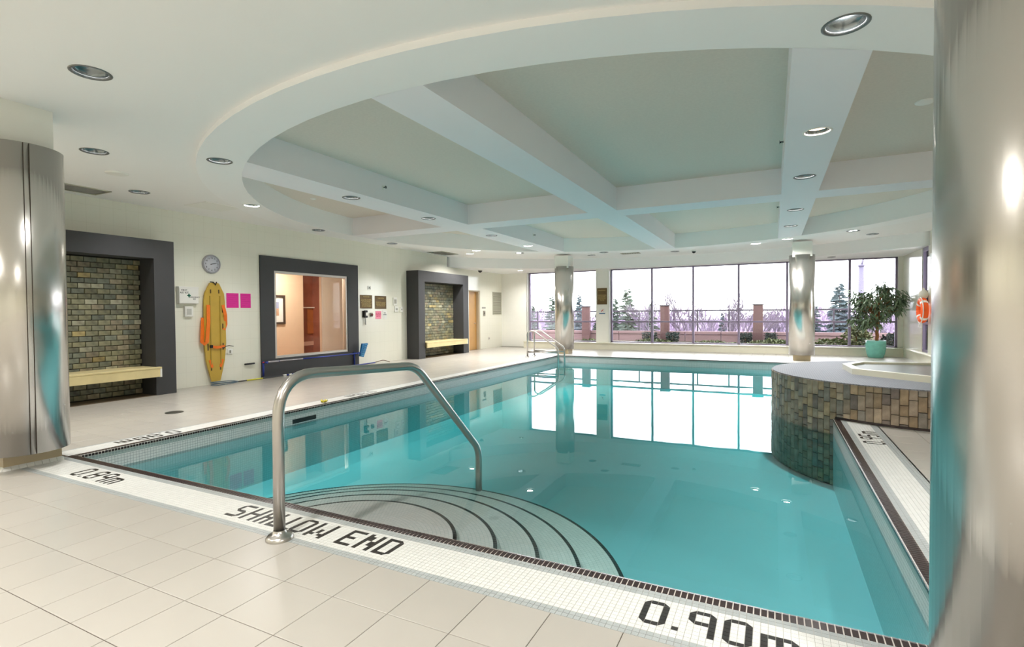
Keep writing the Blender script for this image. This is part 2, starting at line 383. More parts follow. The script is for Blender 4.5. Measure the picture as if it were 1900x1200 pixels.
# ---------------------------------------------------------------- far windows
def window(n, y, x0, x1, mull, z0=.262, z1=3.13, rail=1.07):
    w_ = sempty('window_%d' % n, ((x0+x1)/2, y, z0)); fw = .055
    f = MB(); f.box(x0, x0+fw, y-.04, y+.06, z0, z1); f.box(x1-fw, x1, y-.04, y+.06, z0, z1)
    f.box(x0, x1, y-.04, y+.06, z1-.05, z1); f.box(x0, x1, y-.04, y+.06, z0, z0+.035); obj('window_frame', f, M_alu, w_)
    for xm in mull: obj('mullion', MB().box(xm-.035, xm+.035, y-.06, y+.06, z0+.035, z1-.05), M_alu, w_)
    ed = [x0]+list(mull)+[x1]
    for a, b in zip(ed[:-1], ed[1:]):
        obj('transom', MB().box(a+.03, b-.03, y-.045, y+.05, rail-.03, rail+.03), M_alu, w_)
        for zz0, zz1 in ((z0+.02, rail-.02), (rail+.02, z1-.03)): obj('pane', MB().box(a+.02, b-.02, y-.004, y+.004, zz0, zz1), M_glass, w_)
    return w_
window(1, YF, -9.24, -6.24, [-7.74])
window(2, YF, -5.70, 3.52, [-4.10, -2.61, -1.07, .45, 2.25])
obj('trim_3', MB().box(-9.285, -9.24, YF-.2, YF+.05, .262, ZB).box(-5.745, -5.70, YF-.26, YF+.05, .262, ZB).box(3.52, 3.56, YF-.13, YF+.05, .262, ZB), M_trim, None, kind='structure')
w3 = sempty('window_3', (XR+.05, 17.4, .3))
obj('window_frame', MB().box(XR+.02, XR+.12, 17.1, 17.17, .3, ZB).box(XR+.02, XR+.12, 17.68, 17.75, .3, ZB).box(XR+.02, XR+.12, 17.17, 17.68, ZB-.1, ZB).box(XR+.02, XR+.12, 17.17, 17.68, .3, .36), M_alu, w3)
obj('transom', MB().box(XR+.02, XR+.12, 17.17, 17.68, 1.05, 1.11), M_alu, w3)
obj('pane', MB().box(XR+.06, XR+.068, 17.17, 17.68, .36, ZB-.1), M_glass, w3)

# ---------------------------------------------------------------- window in the left wall and the room behind it
w4 = sempty('window_4', (XL, 9.6, 0))
su = MB(); fx0, fx1 = XL-.001, XL+.035
su.box(fx0, fx1, 8.06, WY0, 0, 2.81); su.box(fx0, fx1, WY1, 11.19, 0, 2.81); su.box(fx0, fx1, WY0, WY1, WZ1, 2.81); su.box(fx0, fx1, WY0, WY1, 0, WZ0)
obj('surround', su, M_dark, w4, label='charcoal border around the viewing window')
M_alu2 = mat('brushed_aluminium_frame', (196, 190, 182), .35, .6)
fr = MB(); a, b = WY0, WY1; q = .055
fr.box(XL-.1, XL+.02, a, a+q, WZ0, WZ1); fr.box(XL-.1, XL+.02, b-q, b, WZ0, WZ1); fr.box(XL-.1, XL+.02, a+q, b-q, WZ1-q, WZ1); fr.box(XL-.1, XL+.02, a+q, b-q, WZ0, WZ0+q)
obj('window_frame', fr, M_alu2, w4); obj('pane', MB().box(XL-.05, XL-.042, a+q, b-q, WZ0+q, WZ1-q), glass_mat('interior_pane', 1.22, (.97, .98, .98, 1)), w4)
M_peach = mat('peach_wall_paint', (238, 208, 178), .7, noise=.015); M_pale = mat('pale_partition', (244, 238, 230), .6)
M_rwood = mat('reddish_wood_panel', (160, 98, 78), .45, noise=.12, nscale=5); M_lwood = mat('orange_wood_door', (182, 112, 66), .4, noise=.12, nscale=5)
wi = MB(); xb = -12.3
wi.box(xb-.1, xb, 7.0, 10.92, 0, 3.2); wi.box(xb-.1, xb, 11.62, 14.5, 0, 3.2); wi.box(xb-.1, X0, 6.9, 7.0, 0, 3.2); wi.box(xb-.1, X0, 14.4, 14.5, 0, 3.2)
struct('wall_corridor', wi, [M_peach])
struct('floor_corridor', MB().box(xb-.7, X0, 7.0, 14.4, -.05, .0), mat('corridor_carpet', (170, 130, 105), .9))
struct('ceiling_corridor', MB().box(xb-.7, X0, 7.0, 14.4, 3.0, 3.1), M_ceil)
rc = thing('wood_panelling', 'reddish wood panelling with an orange door seen through the viewing window', 'panelling', (xb-.5, 11.27, 0))
obj('panel', MB().box(xb-.52, xb-.42, 10.8, 13.0, 0, 3.0).box(xb-.5, xb-.1, 10.87, 10.93, 0, 3.0).box(xb-.5, xb-.1, 11.64, 11.7, 0, 3.0), M_rwood, rc)
obj('door_leaf', MB().bbox(xb-.43, xb-.39, 11.42, 11.78, .85, 1.62, .01), M_lwood, rc); obj('rail', MB().box(xb-.43, xb-.385, 10.95, 12.4, .5, .62), mat('pale_pink_rail', (222, 180, 160), .5), rc)
obj('shelf', MB().box(xb-.43, xb-.33, 10.98, 12.4, 1.64, 1.67), M_pale, rc)
struct('trim_4', MB().box(xb-.01, xb+.02, 11.62, 14.2, 0, 3.0), M_pale)
pc = thing('framed_picture', 'dark framed landscape print on the peach wall behind the viewing window', 'picture', (xb, 9.85, 1.18))
pf = MB(); p0, p1, q0, q1, t = 9.45, 10.26, 1.18, 1.99, .06
pf.box(xb, xb+.04, p0, p0+t, q0, q1); pf.box(xb, xb+.04, p1-t, p1, q0, q1); pf.box(xb, xb+.04, p0+t, p1-t, q0, q0+t); pf.box(xb, xb+.04, p0+t, p1-t, q1-t, q1)
obj('picture_frame', pf, mat('dark_bronze_frame', (74, 58, 48), .4), pc); obj('mat_board', MB().box(xb, xb+.015, p0+t, p1-t, q0+t, q1-t), M_white, pc)
obj('print', MB().box(xb+.015, xb+.018, p0+.2, p1-.2, 1.42, 1.62), mat('print_brown', (190, 150, 120), .6), pc)
obj('print', MB().box(xb+.015, xb+.018, p0+.2, p1-.2, 1.62, 1.8), mat('print_blue', (150, 155, 185), .6), pc)

# door in the left wall
M_oak = mat('honey_oak_door', (196, 150, 88), .4, noise=.06, nscale=3)
d1 = sempty('door_1', (XL-.12, 17.64, 0))
obj('door_leaf', MB().box(XL-.13, XL-.09, DY0, DY1-.12, 0, DZ-.02), M_oak, d1)
obj('door_frame', MB().box(XL-.15, XL+.012, DY1-.12, DY1-.06, 0, DZ).box(XL-.14, XL+.012, DY1-.06, DY1, 0, DZ).box(XL-.15, XL+.012, DY0, DY1-.06, DZ-.05, DZ), mat('tan_door_frame', (186, 172, 146), .5), d1)
obj('door_handle', MB().tube([(XL-.09, DY1-.25, 1.05), (XL-.05, DY1-.25, 1.05), (XL-.05, DY1-.36, 1.05)], .012, 8), M_rail, d1)

# ---------------------------------------------------------------- swimming pool
pool = thing('swimming_pool', 'rectangular turquoise swimming pool with dark nosing tiles and corner steps', 'pool', (-2.86, 9.6, -1.2))
bs = MB(); D = -.92; T = .12
def wall_band(z0, z1, mi):
    bs.m = mi
    bs.box(PX0-T, PX0, PY0-T, PY1+T, z0, z1); bs.box(PX1, PX1+T, PY0-T, PY1+T, z0, z1)
    bs.box(PX0, PX1, PY0-T, PY0, z0, z1); bs.box(PX0, PX1, PY1, PY1+T, z0, z1)
wall_band(-.078, -.012, 0); wall_band(-.24, -.078, 1); wall_band(D-.1, -.24, 2); bs.m = 3; bs.box(PX0-T, PX1+T, PY0-T, PY1+T, D-.1, D)
obj('basin', bs, [M_basingrey, M_basinwhite, M_basin, M_basinfloor], pool)
wt = MB().box(PX0-.03, PX1+.03, PY0-.03, PY1+.03, D-.05, WATER)
obj('water', wt, M_water, pool, label='still turquoise water')
# nosing tiles
P = .0307
def nose_mb(L_=P-.006, W_=.073):
    # runs along x, profile rounded over the pool edge (pool side = +y at y=0)
    pr = [(-W_, -.006), (-W_, -.001), (-.02, .003), (-.004, .0), (.004, -.01), (.004, -.03), (-.003, -.034)]
    m = MB(); n = len(pr); m.add([(x, y, z) for x in (-L_/2, L_/2) for y, z in pr], [(i, i+1, n+i+1, n+i) for i in range(n-1)]+[tuple(range(n)), tuple(range(2*n-1, n-1, -1))])
    return m
gb = MB(); e = .001
gb.box(PX0-B0, PX1+B0, PY0-B0, PY0+e, -.034, -.002); gb.box(PX0-B0, PX1+B0, PY1-e, PY1+B0, -.034, -.002)
gb.box(PX0-B0, PX0+e, PY0, PY1, -.034, -.002); gb.box(PX1-e, PX1+B0, PY0, PY1, -.034, -.002)
obj('nosing_grout', gb, M_nosegrout, pool)
nm = make_mesh('nosing_tile', nose_mb(), M_nose); x = PX0-.05; po = pool.location; k = 0
while x < PX1+.05:
    o = bpy.data.objects.new('nosing_tile', nm); C.objects.link(o); o.parent = pool; o.location = Vector((x, PY0, 0))-po; x += P; k += 1
base = nose_mb(); nr = MB()
def place_nose(cx, cy, ang):
    c, s = math.cos(ang), math.sin(ang); nr.add([(cx+c*a-s*b, cy+s*a+c*b, z) for a, b, z in base.v], base.f)
y = PY0+P/2
while y < PY1: place_nose(PX0, y, -PI/2); place_nose(PX1, y, PI/2); y += P
x = PX0
while x < PX1: place_nose(x, PY1, PI); x += P
obj('nosing_tiles_beyond', nr, M_nose, pool, kind='stuff')
# coping mosaic, real tiles; glyphs are cut from the same grid
GL = {'0': ['a##b', '#..#', '#..#', '#..#', '#..#', '#..#', 'c##d'], '9': ['a##b', '#..#', '#..#', 'c###', '...#', '...#', '...#'],
      '8': ['a##b', '#..#', '#..#', '####', '#..#', '#..#', 'c##d'], '6': ['a##b', '#...', '#...', '###b', '#..#', '#..#', 'c##d'],
      '5': ['####', '#...', '#...', '###b', '...#', '...#', 'c##d'], '.': ['.', '.', '.', '.', '.', '.', '#'],
      'm': ['.....', '.....', '####b', '#.#.#', '#.#.#', '#.#.#', '#.#.#'],
      'S': ['a###', '#...', '#...', 'c##b', '...#', '...#', '###d'], 'H': ['#..#', '#..#', '#..#', '####', '#..#', '#..#', '#..#'],
      'A': ['a#b', '#.#', '#.#', '###', '#.#', '#.#', '#.#'], 'L': ['#..', '#..', '#..', '#..', '#..', '#..', '###'],
      'O': ['a##b', '#..#', '#..#', '#..#', '#..#', '#..#', 'c##d'], 'W': ['#...#', '#...#', '#...#', '#.#.#', '#.#.#', '##.##', '#...#'],
      'E': ['####', '#...', '#...', '###.', '#...', '#...', '####'], 'N': ['#..#', '##.#', '##.#', '#.##', '#.##', '#..#', '#..#'], 'D': ['###b', '#..#', '#..#', '#..#', '#..#', '#..#', '###d']}
white, grey, black = MB(), MB(), MB()
RP = .0295
class Acc:
    def __init__(s): s.q = []; s.t = []
aw, ag, ab = Acc(), Acc(), Acc()
def band(org, du, dv, ncol, words, rows=(2, 10, 2), skip=None):
    """org: outer side corner at the pool-side edge of the grey strip; du along the text, dv towards the pool"""
    cells_ = {}
    tot = sum(rows)
    for col0, txt in words:
        c = col0
        for ch in txt:
            if ch == ' ': c += 2; continue
            g = GL[ch]
            for r_, line in enumerate(g):
                for q_, chh in enumerate(line):
                    if chh != '.': cells_[(c+q_, rows[0]+1+r_)] = chh
            c += len(g[0])+1
    if isinstance(words, dict): pass
    g_ = .0012; ox, oy = org
    for r_ in range(tot):
        isg = r_ < rows[0] or r_ >= rows[0]+rows[1]
        for c in range(ncol):
            u0, u1 = c*P+g_, (c+1)*P-g_; v1, v0 = -(r_*RP+g_), -((r_+1)*RP-g_)
            pts = [(ox+du[0]*u+dv[0]*v, oy+du[1]*u+dv[1]*v) for u, v in ((u0, v0), (u1, v0), (u1, v1), (u0, v1))]
            if skip and skip((pts[0][0]+pts[2][0])/2, (pts[0][1]+pts[2][1])/2): continue
            ch = cells_.get((c, r_))
            if ch is None: (ag if isg else aw).q.append(pts)
            elif ch == '#': ab.q.append(pts)
            else:
                bl, br, tr, tl = pts
                bt, wt_ = {'a': ((bl, br, tr), (bl, tr, tl)), 'b': ((bl, br, tl), (br, tr, tl)), 'c': ((br, tr, tl), (bl, br, tl)), 'd': ((bl, tr, tl), (bl, br, tr))}[ch]
                ab.t.append(bt); aw.t.append(wt_)
gx = -.567-P*300
gx0 = gx + math.ceil((PX0-.45-gx)/P)*P
def col_of(x_): return round((x_-gx0)/P)
S0 = col_of(-3.583)
words = [(col_of(-5.80), '0.89m'), (S0, 'S'), (S0+5, 'H'), (S0+10, 'A'), (S0+14, 'L'), (S0+18, 'L'), (S0+21, 'O'), (S0+26, 'W'), (S0+35, 'E'), (S0+40, 'N'), (S0+45, 'D'), (col_of(-.567), '0.90m')]
colskip = lambda x_, y_: (-6.85 < x_ < -6.43 and 2.19 < y_ < 2.66)
band((gx0, PY0-B0), (1, 0), (0, 1), int((PX1+.49-gx0)/P), words, skip=colskip)
nL = int((PY1-PY0+B0*2)/P)
band((PX0-B0, PY1+B0), (0, -1), (1, 0), nL, [(nL-int((3.93-PY0+B0)/P), '0.88m'), (nL-int((7.52-PY0+B0)/P), '0.96m')], (0, 9, 1))
band((PX1+B0, PY0-B0), (0, 1), (-1, 0), nL, [(int((6.79-PY0+B0)/P), '0.95m')], (2, 8, 3), skip=lambda x_, y_: math.hypot(x_-2.05, y_-9.73) < 2.05)
nF = int((PX1-PX0+.9)/P)
band((PX1+.45, PY1+B0), (-1, 0), (0, -1), nF, [], (1, 9, 1))
def acc_obj(name, a, m, **kw):
    b_ = MB()
    for q_ in a.q:
        b_.add([(x_, y_, -.006) for x_, y_ in q_]+[(x_, y_, 0) for x_, y_ in q_], [(0, 1, 5, 4), (1, 2, 6, 5), (2, 3, 7, 6), (3, 0, 4, 7), (4, 5, 6, 7)])
    for q_ in a.t:
        b_.add([(x_, y_, 0) for x_, y_ in q_], [(0, 1, 2)])
    # keep normals up
    me_o = obj(name, b_, m, pool, **kw); bm = bmesh.new(); bm.from_mesh(me_o.data); bmesh.ops.recalc_face_normals(bm, faces=bm.faces)
    for f in bm.faces:
        if abs(f.normal.z) > .9 and f.normal.z < 0: f.normal_flip()
    bm.to_mesh(me_o.data); bm.free(); return me_o
acc_obj('white_mosaic', aw, M_wtile, kind='stuff'); acc_obj('grey_mosaic', ag, M_gtile, kind='stuff')
acc_obj('tile_lettering', ab, M_btile, kind='stuff', label='black mosaic lettering SHALLOW END and the pool depths')
gm = MB()
gm.box(PX0-.45, PX1+.49, PY0-B3-.0, PY0-B0, -.02, -.003); gm.box(PX0-.372, PX0-B0, PY0, PY1+.42, -.02, -.003)
gm.box(PX1+B0, PX1+.468, PY0-B0, PY1+.42, -.02, -.003); gm.box(PX0-.372, PX1+.45, PY1+B0, PY1+.42, -.02, -.003)
obj('mosaic_grout', gm, M_mgrout, pool)
# semicircular entry steps
SX, SY = -2.85, PY0
steps = [(.88, WATER-.012), (1.18, WATER-.062), (1.49, WATER-.125), (1.79, WATER-.195), (2.10, WATER-.265)]
M_riser = mat('pale_step_riser', (176, 190, 184), .4)
prev = .02
for i, (r_, z) in enumerate(steps):
    half = [(SX+r_*math.cos(PI*k/64), SY-.02+r_*math.sin(PI*k/64)) for k in range(65)]
    st = obj('step', MB().prism(half, D+.002*i, z-.003), M_riser, pool)
    wm, dm = MB(), MB()
    nrow = int(round((r_-prev)/.030)); dr = (r_-prev)/nrow
    for rr in range(nrow):
        ra, rb = prev+rr*dr+.001, prev+(rr+1)*dr-.001; rm = (ra+rb)/2; n = max(3, int(PI*rm/P)); tgt = dm if rr == nrow-1 else wm
        for k in range(n):
            a, b = PI*k/n+.0012/rm, PI*(k+1)/n-.0012/rm
            tgt.add([(SX+ra*math.cos(a), SY+ra*math.sin(a), z), (SX+rb*math.cos(a), SY+rb*math.sin(a), z), (SX+rb*math.cos(b), SY+rb*math.sin(b), z), (SX+ra*math.cos(b), SY+ra*math.sin(b), z)], [(0, 1, 2, 3)])
            if tgt is dm:
                tgt.add([(SX+rb*math.cos(a), SY+rb*math.sin(a), z), (SX+rb*math.cos(a), SY+rb*math.sin(a), z-.02), (SX+rb*math.cos(b), SY+rb*math.sin(b), z-.02), (SX+rb*math.cos(b), SY+rb*math.sin(b), z)], [(0, 1, 2, 3)])
    obj('tread_mosaic', wm, M_wtile, st, kind='stuff'); obj('nosing_line', dm, M_btile, st, kind='stuff', label='black tile nosing line')
    prev = r_
sk = MB().box(PX0-.02, PX0+.004, 5.5, 5.95, -.2, -.135); obj('skimmer_opening', sk, M_black, pool, label='dark skimmer slot in the tiled side wall')

# ---------------------------------------------------------------- hot tub
TC, TR, TZ = (2.05, 9.73), 2.05, .49
tub = thing('hot_tub', 'raised round hot tub clad in slate tiles with a pale sunken basin', 'hot tub', (TC[0], TC[1], 0))
top = circle(TC, TR, 72)
rim = [(1.03, 10.05), (1.07, 9.25), (1.85, 8.5), (3.2, 8.4), (3.75, 9.3), (3.4, 10.35), (2.4, 10.75), (1.3, 10.6)]
inner = [(TC[0]+.1+(x_-TC[0]-.1)*.9, 9.55+(y_-9.55)*.9) for x_, y_ in rim]
M_tubtop = grid_mat('grey_tub_mosaic', (146, 148, 156), (124, 126, 132), .0307, .0307, .003, .6, axes='xy', vary=.05)
dk = MB(); dk.plate(top, [inner], TZ, up=True); dk.prism(circle(TC, TR-.005, 72), TZ-.03, TZ, caps=False)
obj('deck', dk, M_tubtop, tub)
core = MB(); core.prism(circle(TC, TR-.03, 72), -.93, TZ-.01, caps=False); obj('core', core, M_brickgrout, tub)
rm_ = MB(); n = len(rim)
rm_.plate(rim, [inner], TZ+.085, up=True); rm_.prism(rim, TZ, TZ+.085, caps=False); rm_.prism(list(reversed(inner)), TZ-.15, TZ+.085, caps=False)
rm_.plate(inner, [], TZ-.15, up=True)
obj('rim', rm_, mat('cream_acrylic_rim', (232, 228, 208), .3), tub, label='cream rim and basin')
M_spa = glass_mat('tub_water', 1.33, (1, 1, 1, 1), .3, .03, ((.6, .95, .86, 1), .6))
obj('water', MB().prism([(TC[0]+.1+(x_-TC[0]-.1)*1.005, 9.55+(y_-9.55)*1.005) for x_, y_ in inner], TZ-.14, TZ+.055), M_spa, tub, label='pale green tub water')
dark = MB(); aa = circle(TC, TR+.016, 40, math.radians(231), math.radians(330)); dark.prism(aa+list(reversed(circle(TC, TR-.02, 40, math.radians(231), math.radians(330)))), .0, .028); obj('base_trim', dark, M_nose, tub)
# slate pieces standing upright round the tub
bases = []
for v in range(6):
    m = MB(); bm = bmesh.new(); bmesh.ops.create_cube(bm, size=1)
    for q_ in bm.verts: q_.co.x *= .0865; q_.co.y *= .03; q_.co.z *= 1; 
    front = [f for f in bm.faces if f.normal.y < -.9][0]; r = bmesh.ops.inset_individual(bm, faces=[front], thickness=.008)
    for q_ in front.verts: q_.co.y -= .006+.004*random.random()
    bm.normal_update(); m.frombm(bm); bm.free(); bases.append(m)
smesh = {}
astep = .0895/TR; ang = math.radians(150); cnt = 0; srest = []
slist = []
while ang < math.radians(330):
    z = TZ-.012; first = True
    zb = -.9 if (TC[0]+TR*math.cos(ang)) < PX1+.02 else .028
    z0 = z; hgt = random.choice([.07, .12, .19])
    while z0 > zb+.01:
        h_ = min(hgt, z0-zb); slist.append((ang, z0-h_, h_)); z0 -= h_+.004; hgt = random.choice([.19, .19, .185, .13, .095])
    ang += astep
slist.sort(key=lambda s: abs((TC[0]+TR*math.cos(s[0]))*1+0)+abs(s[1])*.1 if False else (math.hypot(TC[0]+TR*math.cos(s[0]), TC[1]+TR*math.sin(s[0])) + (3 if s[1] < -.2 else 0)))
sr = MB()
for i, (a, z, h_) in enumerate(slist):
    v = random.randrange(6); mi = random.choice([0, 0, 1, 2, 2, 3, 4]); off = TR-.012+random.uniform(-.003, .004)
    cx, cy = TC[0]+off*math.cos(a), TC[1]+off*math.sin(a)
    if i < 290:
        key = (v, mi, round(h_, 3))
        if key not in smesh:
            m = MB(); m.add([(x_, y_, z_*(h_-.004)) for x_, y_, z_ in bases[v].v], bases[v].f); smesh[key] = make_mesh('stone', m, M_tstone[mi])
        o = bpy.data.objects.new('stone', smesh[key]); C.objects.link(o); o.parent = tub
        o.location = Vector((cx, cy, z+h_/2))-tub.location; o.rotation_euler = (0, 0, a+PI/2)
    else:
        c, s = math.cos(a+PI/2), math.sin(a+PI/2); sr.add([(cx+c*x_-s*y_, cy+s*x_+c*y_, z+h_/2+z_*(h_-.004)) for x_, y_, z_ in bases[v].v], bases[v].f)
if sr.v: obj('stones_beyond', sr, M_tstone[0], tub, kind='stuff')

# ---------------------------------------------------------------- columns
def column(cx, cy, bx, by, label, near=False, r=.35, group=None):
    t = thing('column', label, 'column', (cx, cy, 0), group)
    m = MB(); m.box(bx-.22, bx+.22, by-.225, by+.225, .035 if near else 0, .2); obj('base', m, mat('tan_base_tile', (190, 172, 140), .35, noise=.04), t)
    if near:
        cv = MB()
        for k in range(8):
            y0 = by-.235+k*.0588; cv.add([(bx+.22, y0+.002, 0), (bx+.245, y0+.002, 0), (bx+.235, y0+.002, .02), (bx+.222, y0+.002, .036), (bx+.22, y0+.057, 0), (bx+.245, y0+.057, 0), (bx+.235, y0+.057, .02), (bx+.222, y0+.057, .036)],
                                         [(1, 5, 6, 2), (2, 6, 7, 3), (0, 1, 2, 3), (4, 7, 6, 5), (3, 7, 4, 0)])
            x0 = bx-.235+k*.0588; cv.add([(x0+.002, by-.225, 0), (x0+.002, by-.25, 0), (x0+.002, by-.24, .02), (x0+.002, by-.227, .036), (x0+.057, by-.225, 0), (x0+.057, by-.25, 0), (x0+.057, by-.24, .02), (x0+.057, by-.227, .036)],
                                         [(5, 1, 2, 6), (6, 2, 3, 7), (3, 2, 1, 0), (5, 6, 7, 4), (0, 4, 7, 3)])
        obj('cove_tiles', cv, M_white, t, kind='stuff'); obj('base_core', MB().box(bx-.218, bx+.218, by-.223, by+.223, 0, .036), M_white, t)
    c = MB(); c.lathe([(r-.02, .16), (r, .16), (r, 3.06), (r-.02, 3.06), (0.01, 3.05)], (cx, cy), 64); c.lathe([(r-.02, .16), (.02, .17)], (cx, cy), 64)
    obj('steel_jacket', c, M_steel, t)
    if near and cx < 0:
        a = math.atan2(2.33-cy, -6.18-cx) if cx < -5 else math.radians(170)
        for da in (-.06, .06):
            g = MB(); g.tube([(cx+(r+.001)*math.cos(a+da), cy+(r+.001)*math.sin(a+da), .162), (cx+(r+.001)*math.cos(a+da), cy+(r+.001)*math.sin(a+da), 3.058)], .0035, 6)
            obj('seam', g, mat('dark_seam', (70, 60, 50), .5, .5), t)
    top_ = MB(); hw = .22 if near else .25
    top_.box((bx if near else cx)-hw, (bx if near else cx)+hw, by-hw, by+hw, 3.0, (ZO if near else ZR)); obj('capital', top_, M_wallplain, t)
    return t
column(-6.53, 2.385, -6.66, 2.425, 'near left stainless steel column beside the shallow corner', True)
column(.877, 2.385, .99, 2.425, 'near right stainless steel column at the right edge of the picture', True)
column(-6.6, 17.35, -6.6, 17.33, 'far left stainless steel column behind the twin pool handrails', r=.335)
column(.765, 17.4, .765, 17.38, 'far right stainless steel column between the pool and the hot tub', r=.335)

# ---------------------------------------------------------------- brick niches with benches
def brick_mb(L_, H_, seed):
    rr = random.Random(seed); bm = bmesh.new(); bmesh.ops.create_cube(bm, size=1)
    for q_ in bm.verts: q_.co.x *= .03; q_.co.y *= L_; q_.co.z *= H_
    front = [f for f in bm.faces if f.normal.x > .9][0]; bmesh.ops.inset_individual(bm, faces=[front], thickness=.005)
    for q_ in front.verts: q_.co.x += .002+.012*rr.random()
    m = MB(); m.frombm(bm); bm.free(); return m
def niche(y0, y1, label, blabel, individual, bl, brk, by0, by1):
    t = thing('bench_niche', label, 'niche', (XL+.25, (y0+y1)/2, 0)); oy0, oy1, oz = y0+.335, y1-.355, 2.48
    s = MB(); xf = -10.0
    s.box(XL, xf, y0, oy0, 0, 2.82); s.box(XL, xf, oy1, y1, 0, 2.82); s.box(XL, xf, oy0, oy1, oz, 2.82)
    obj('surround', s, M_dark, t, label='charcoal surround')
    obj('grout', MB().box(XL-.001, XL+.01, oy0, oy1, 0, oz), M_brickgrout, t)
    obj('niche_floor', MB().box(XL, xf-.01, oy0, oy1, -.002, .004), mat('niche_floor_shade_brown', (110, 96, 78), .5), t)  # brown floor colour stands for the shade inside the recess
    BL, BH = brk; msh = {}; lst = []
    row = 0; z = .02
    while z+BH < oz+.03:
        yy = oy0 - (0 if row % 2 else BL/2)
        while yy < oy1:
            a, b = max(yy, oy0), min(yy+BL, oy1)
            if b-a > .03: lst.append((a, b, z, min(BH, oz-z)))
            yy += BL
        z += BH; row += 1
    lst.sort(key=lambda q_: math.hypot((q_[0]+q_[1])/2-5.0, 0))
    rest_ = {}
    for i, (a, b, z, h_) in enumerate(lst):
        mi = random.choices(range(6), [5, 5, 3, 4, 1, 1])[0]; key = (round(b-a, 3), round(h_, 3), random.randrange(3), mi)
        if individual and i < 296:
            if key not in msh: msh[key] = make_mesh('brick', brick_mb(b-a-.009, h_-.009, key[2]), M_stone[mi])
            o = bpy.data.objects.new('brick', msh[key]); C.objects.link(o); o.parent = t
            o.location = Vector((XL+.012+random.uniform(0, .004), (a+b)/2, z+h_/2))-t.location
        else:
            m = brick_mb(b-a-.009, h_-.009, key[2]); rb = rest_.setdefault('r', MB()); rb.m = mi
            rb.add([(x_+XL+.012, y_+(a+b)/2, z_+z+h_/2) for x_, y_, z_ in m.v], m.f)
    if rest_: obj('brickwork', rest_['r'], M_stone, t, kind='stuff')
    bt = thing('bench', blabel, 'bench', (-10.2, (by0+by1)/2, .33))
    obj('bench_top', MB().bbox(XL+.02, -9.92, by0, by1, .488, .52, .004), M_bench, bt)
    obj('bench_front', MB().bbox(-9.97, -9.925, by0, by1-.03, .34, .487, .003).box(XL+.02, -9.97, by0+.1, by1-.12, .36, .487), M_bench, bt)
    obj('end_cap', MB().box(-9.968, -9.922, by1-.03, by1, .335, .487), M_white, bt, label='white end cap')
niche(2.9, 5.895, 'charcoal framed niche lined with slate bricks beside the near left column', 'cream stone bench in the nearer brick niche', True, 0, (.19, .0905), 3.25, 5.6)
niche(13.4, 16.42, 'smaller looking far charcoal niche lined with slate bricks beside the wooden door', 'cream stone bench in the far brick niche', False, 0, (.19, .0905), 13.74, 16.24)

# ---------------------------------------------------------------- handrails
hr = thing('handrail', 'large satin steel grab rail rising beside SHALLOW END and bending into the water', 'handrail', (-2.85, 2.32, 0))
RX = -2.85
pts = fillet([(RX, 2.31, .0), (RX, 2.315, 1.06), (RX, 3.76, .985), (RX, 4.86, -.02), (RX, 4.86, -.5)], [.3, .14, .12], 8)
obj('rail', MB().tube(pts, .036, 20), M_rail, hr)
obj('flange', MB().lathe([(.085, 0), (.085, .012), (.07, .03), (.045, .034), (.037, .06)], (RX, 2.31), 32), M_rail, hr)
for k, (yy, lb) in enumerate([(15.4, 'nearer thin steel handrail of the pair at the far left corner of the pool'), (15.95, 'farther thin steel handrail of the pair beside the far left column')]):
    t = thing('handrail', lb, 'handrail', (-7.15, yy, 0), 'twin handrails at the far pool corner')
    pts = fillet([(-7.15, yy, 0), (-7.15, yy, .82), (-6.93, yy, .87), (-6.08, yy, .3), (-6.06, yy, -.6)], [.16, .1, .1], 5)
    obj('rail', MB().tube(pts, .026, 10), M_rail, t)
    obj('crossbar', MB().tube([(-7.15, yy, .17), (-6.07, yy, .17)], .024, 8), M_rail, t)
    obj('flange', MB().lathe([(.07, 0), (.07, .012), (.03, .03)], (-7.15, yy), 16), M_rail, t)

# ---------------------------------------------------------------- downlights
def lamp_or_fill_light(x, y, z, power, r=.09, col=(1, .97, .93)):
    l = bpy.data.lights.new('lamp_or_fill_light', 'AREA'); l.shape = 'DISK'; l.size = 2*r; l.energy = power*SC*SC; l.color = col; l.spread = math.radians(150)
    return l
def downlight(r=.15, ri=.125, on=0):
    t = thing('downlight', '', 'light')
    tr = MB(); tr.lathe([(ri-.004, .01), (ri, -.002), (r-.01, -.008), (r, -.003), (r, .002)], n=28); obj('trim_ring', tr, M_white if on else mat('grey_lamp_trim', (118, 120, 120), .4, .6), t)
    cn = MB(); cn.lathe([(ri-.003, .004), (ri-.006, .05), (ri-.012, .052), (ri-.02, .1), (.085, .19), (.0, .2)], n=28); obj('reflector', cn, M_chrome, t)
    lb = MB()
    if on: lb.lathe([(0.001, .045), (ri-.02, .046), (ri-.018, .05), (.001, .052)], n=24)
    else: lb.lathe([(.001, .186), (.03, .186), (.03, .198), (.001, .2)], n=16)
    obj('lamp', lb, {0: M_off, 1: M_on, 2: mat('warm_lit_lamp', (255, 214, 178), .5, emit=3.0), 3: M_on}[on], t)
    return t
protos = {k: downlight(on=k) for k in (0, 1, 2)}; used = set()
ZL = {'ring': ZR, 'b1': ZR, 'b3': ZR, 'out': ZO, 'low': ZB}
desc = {}
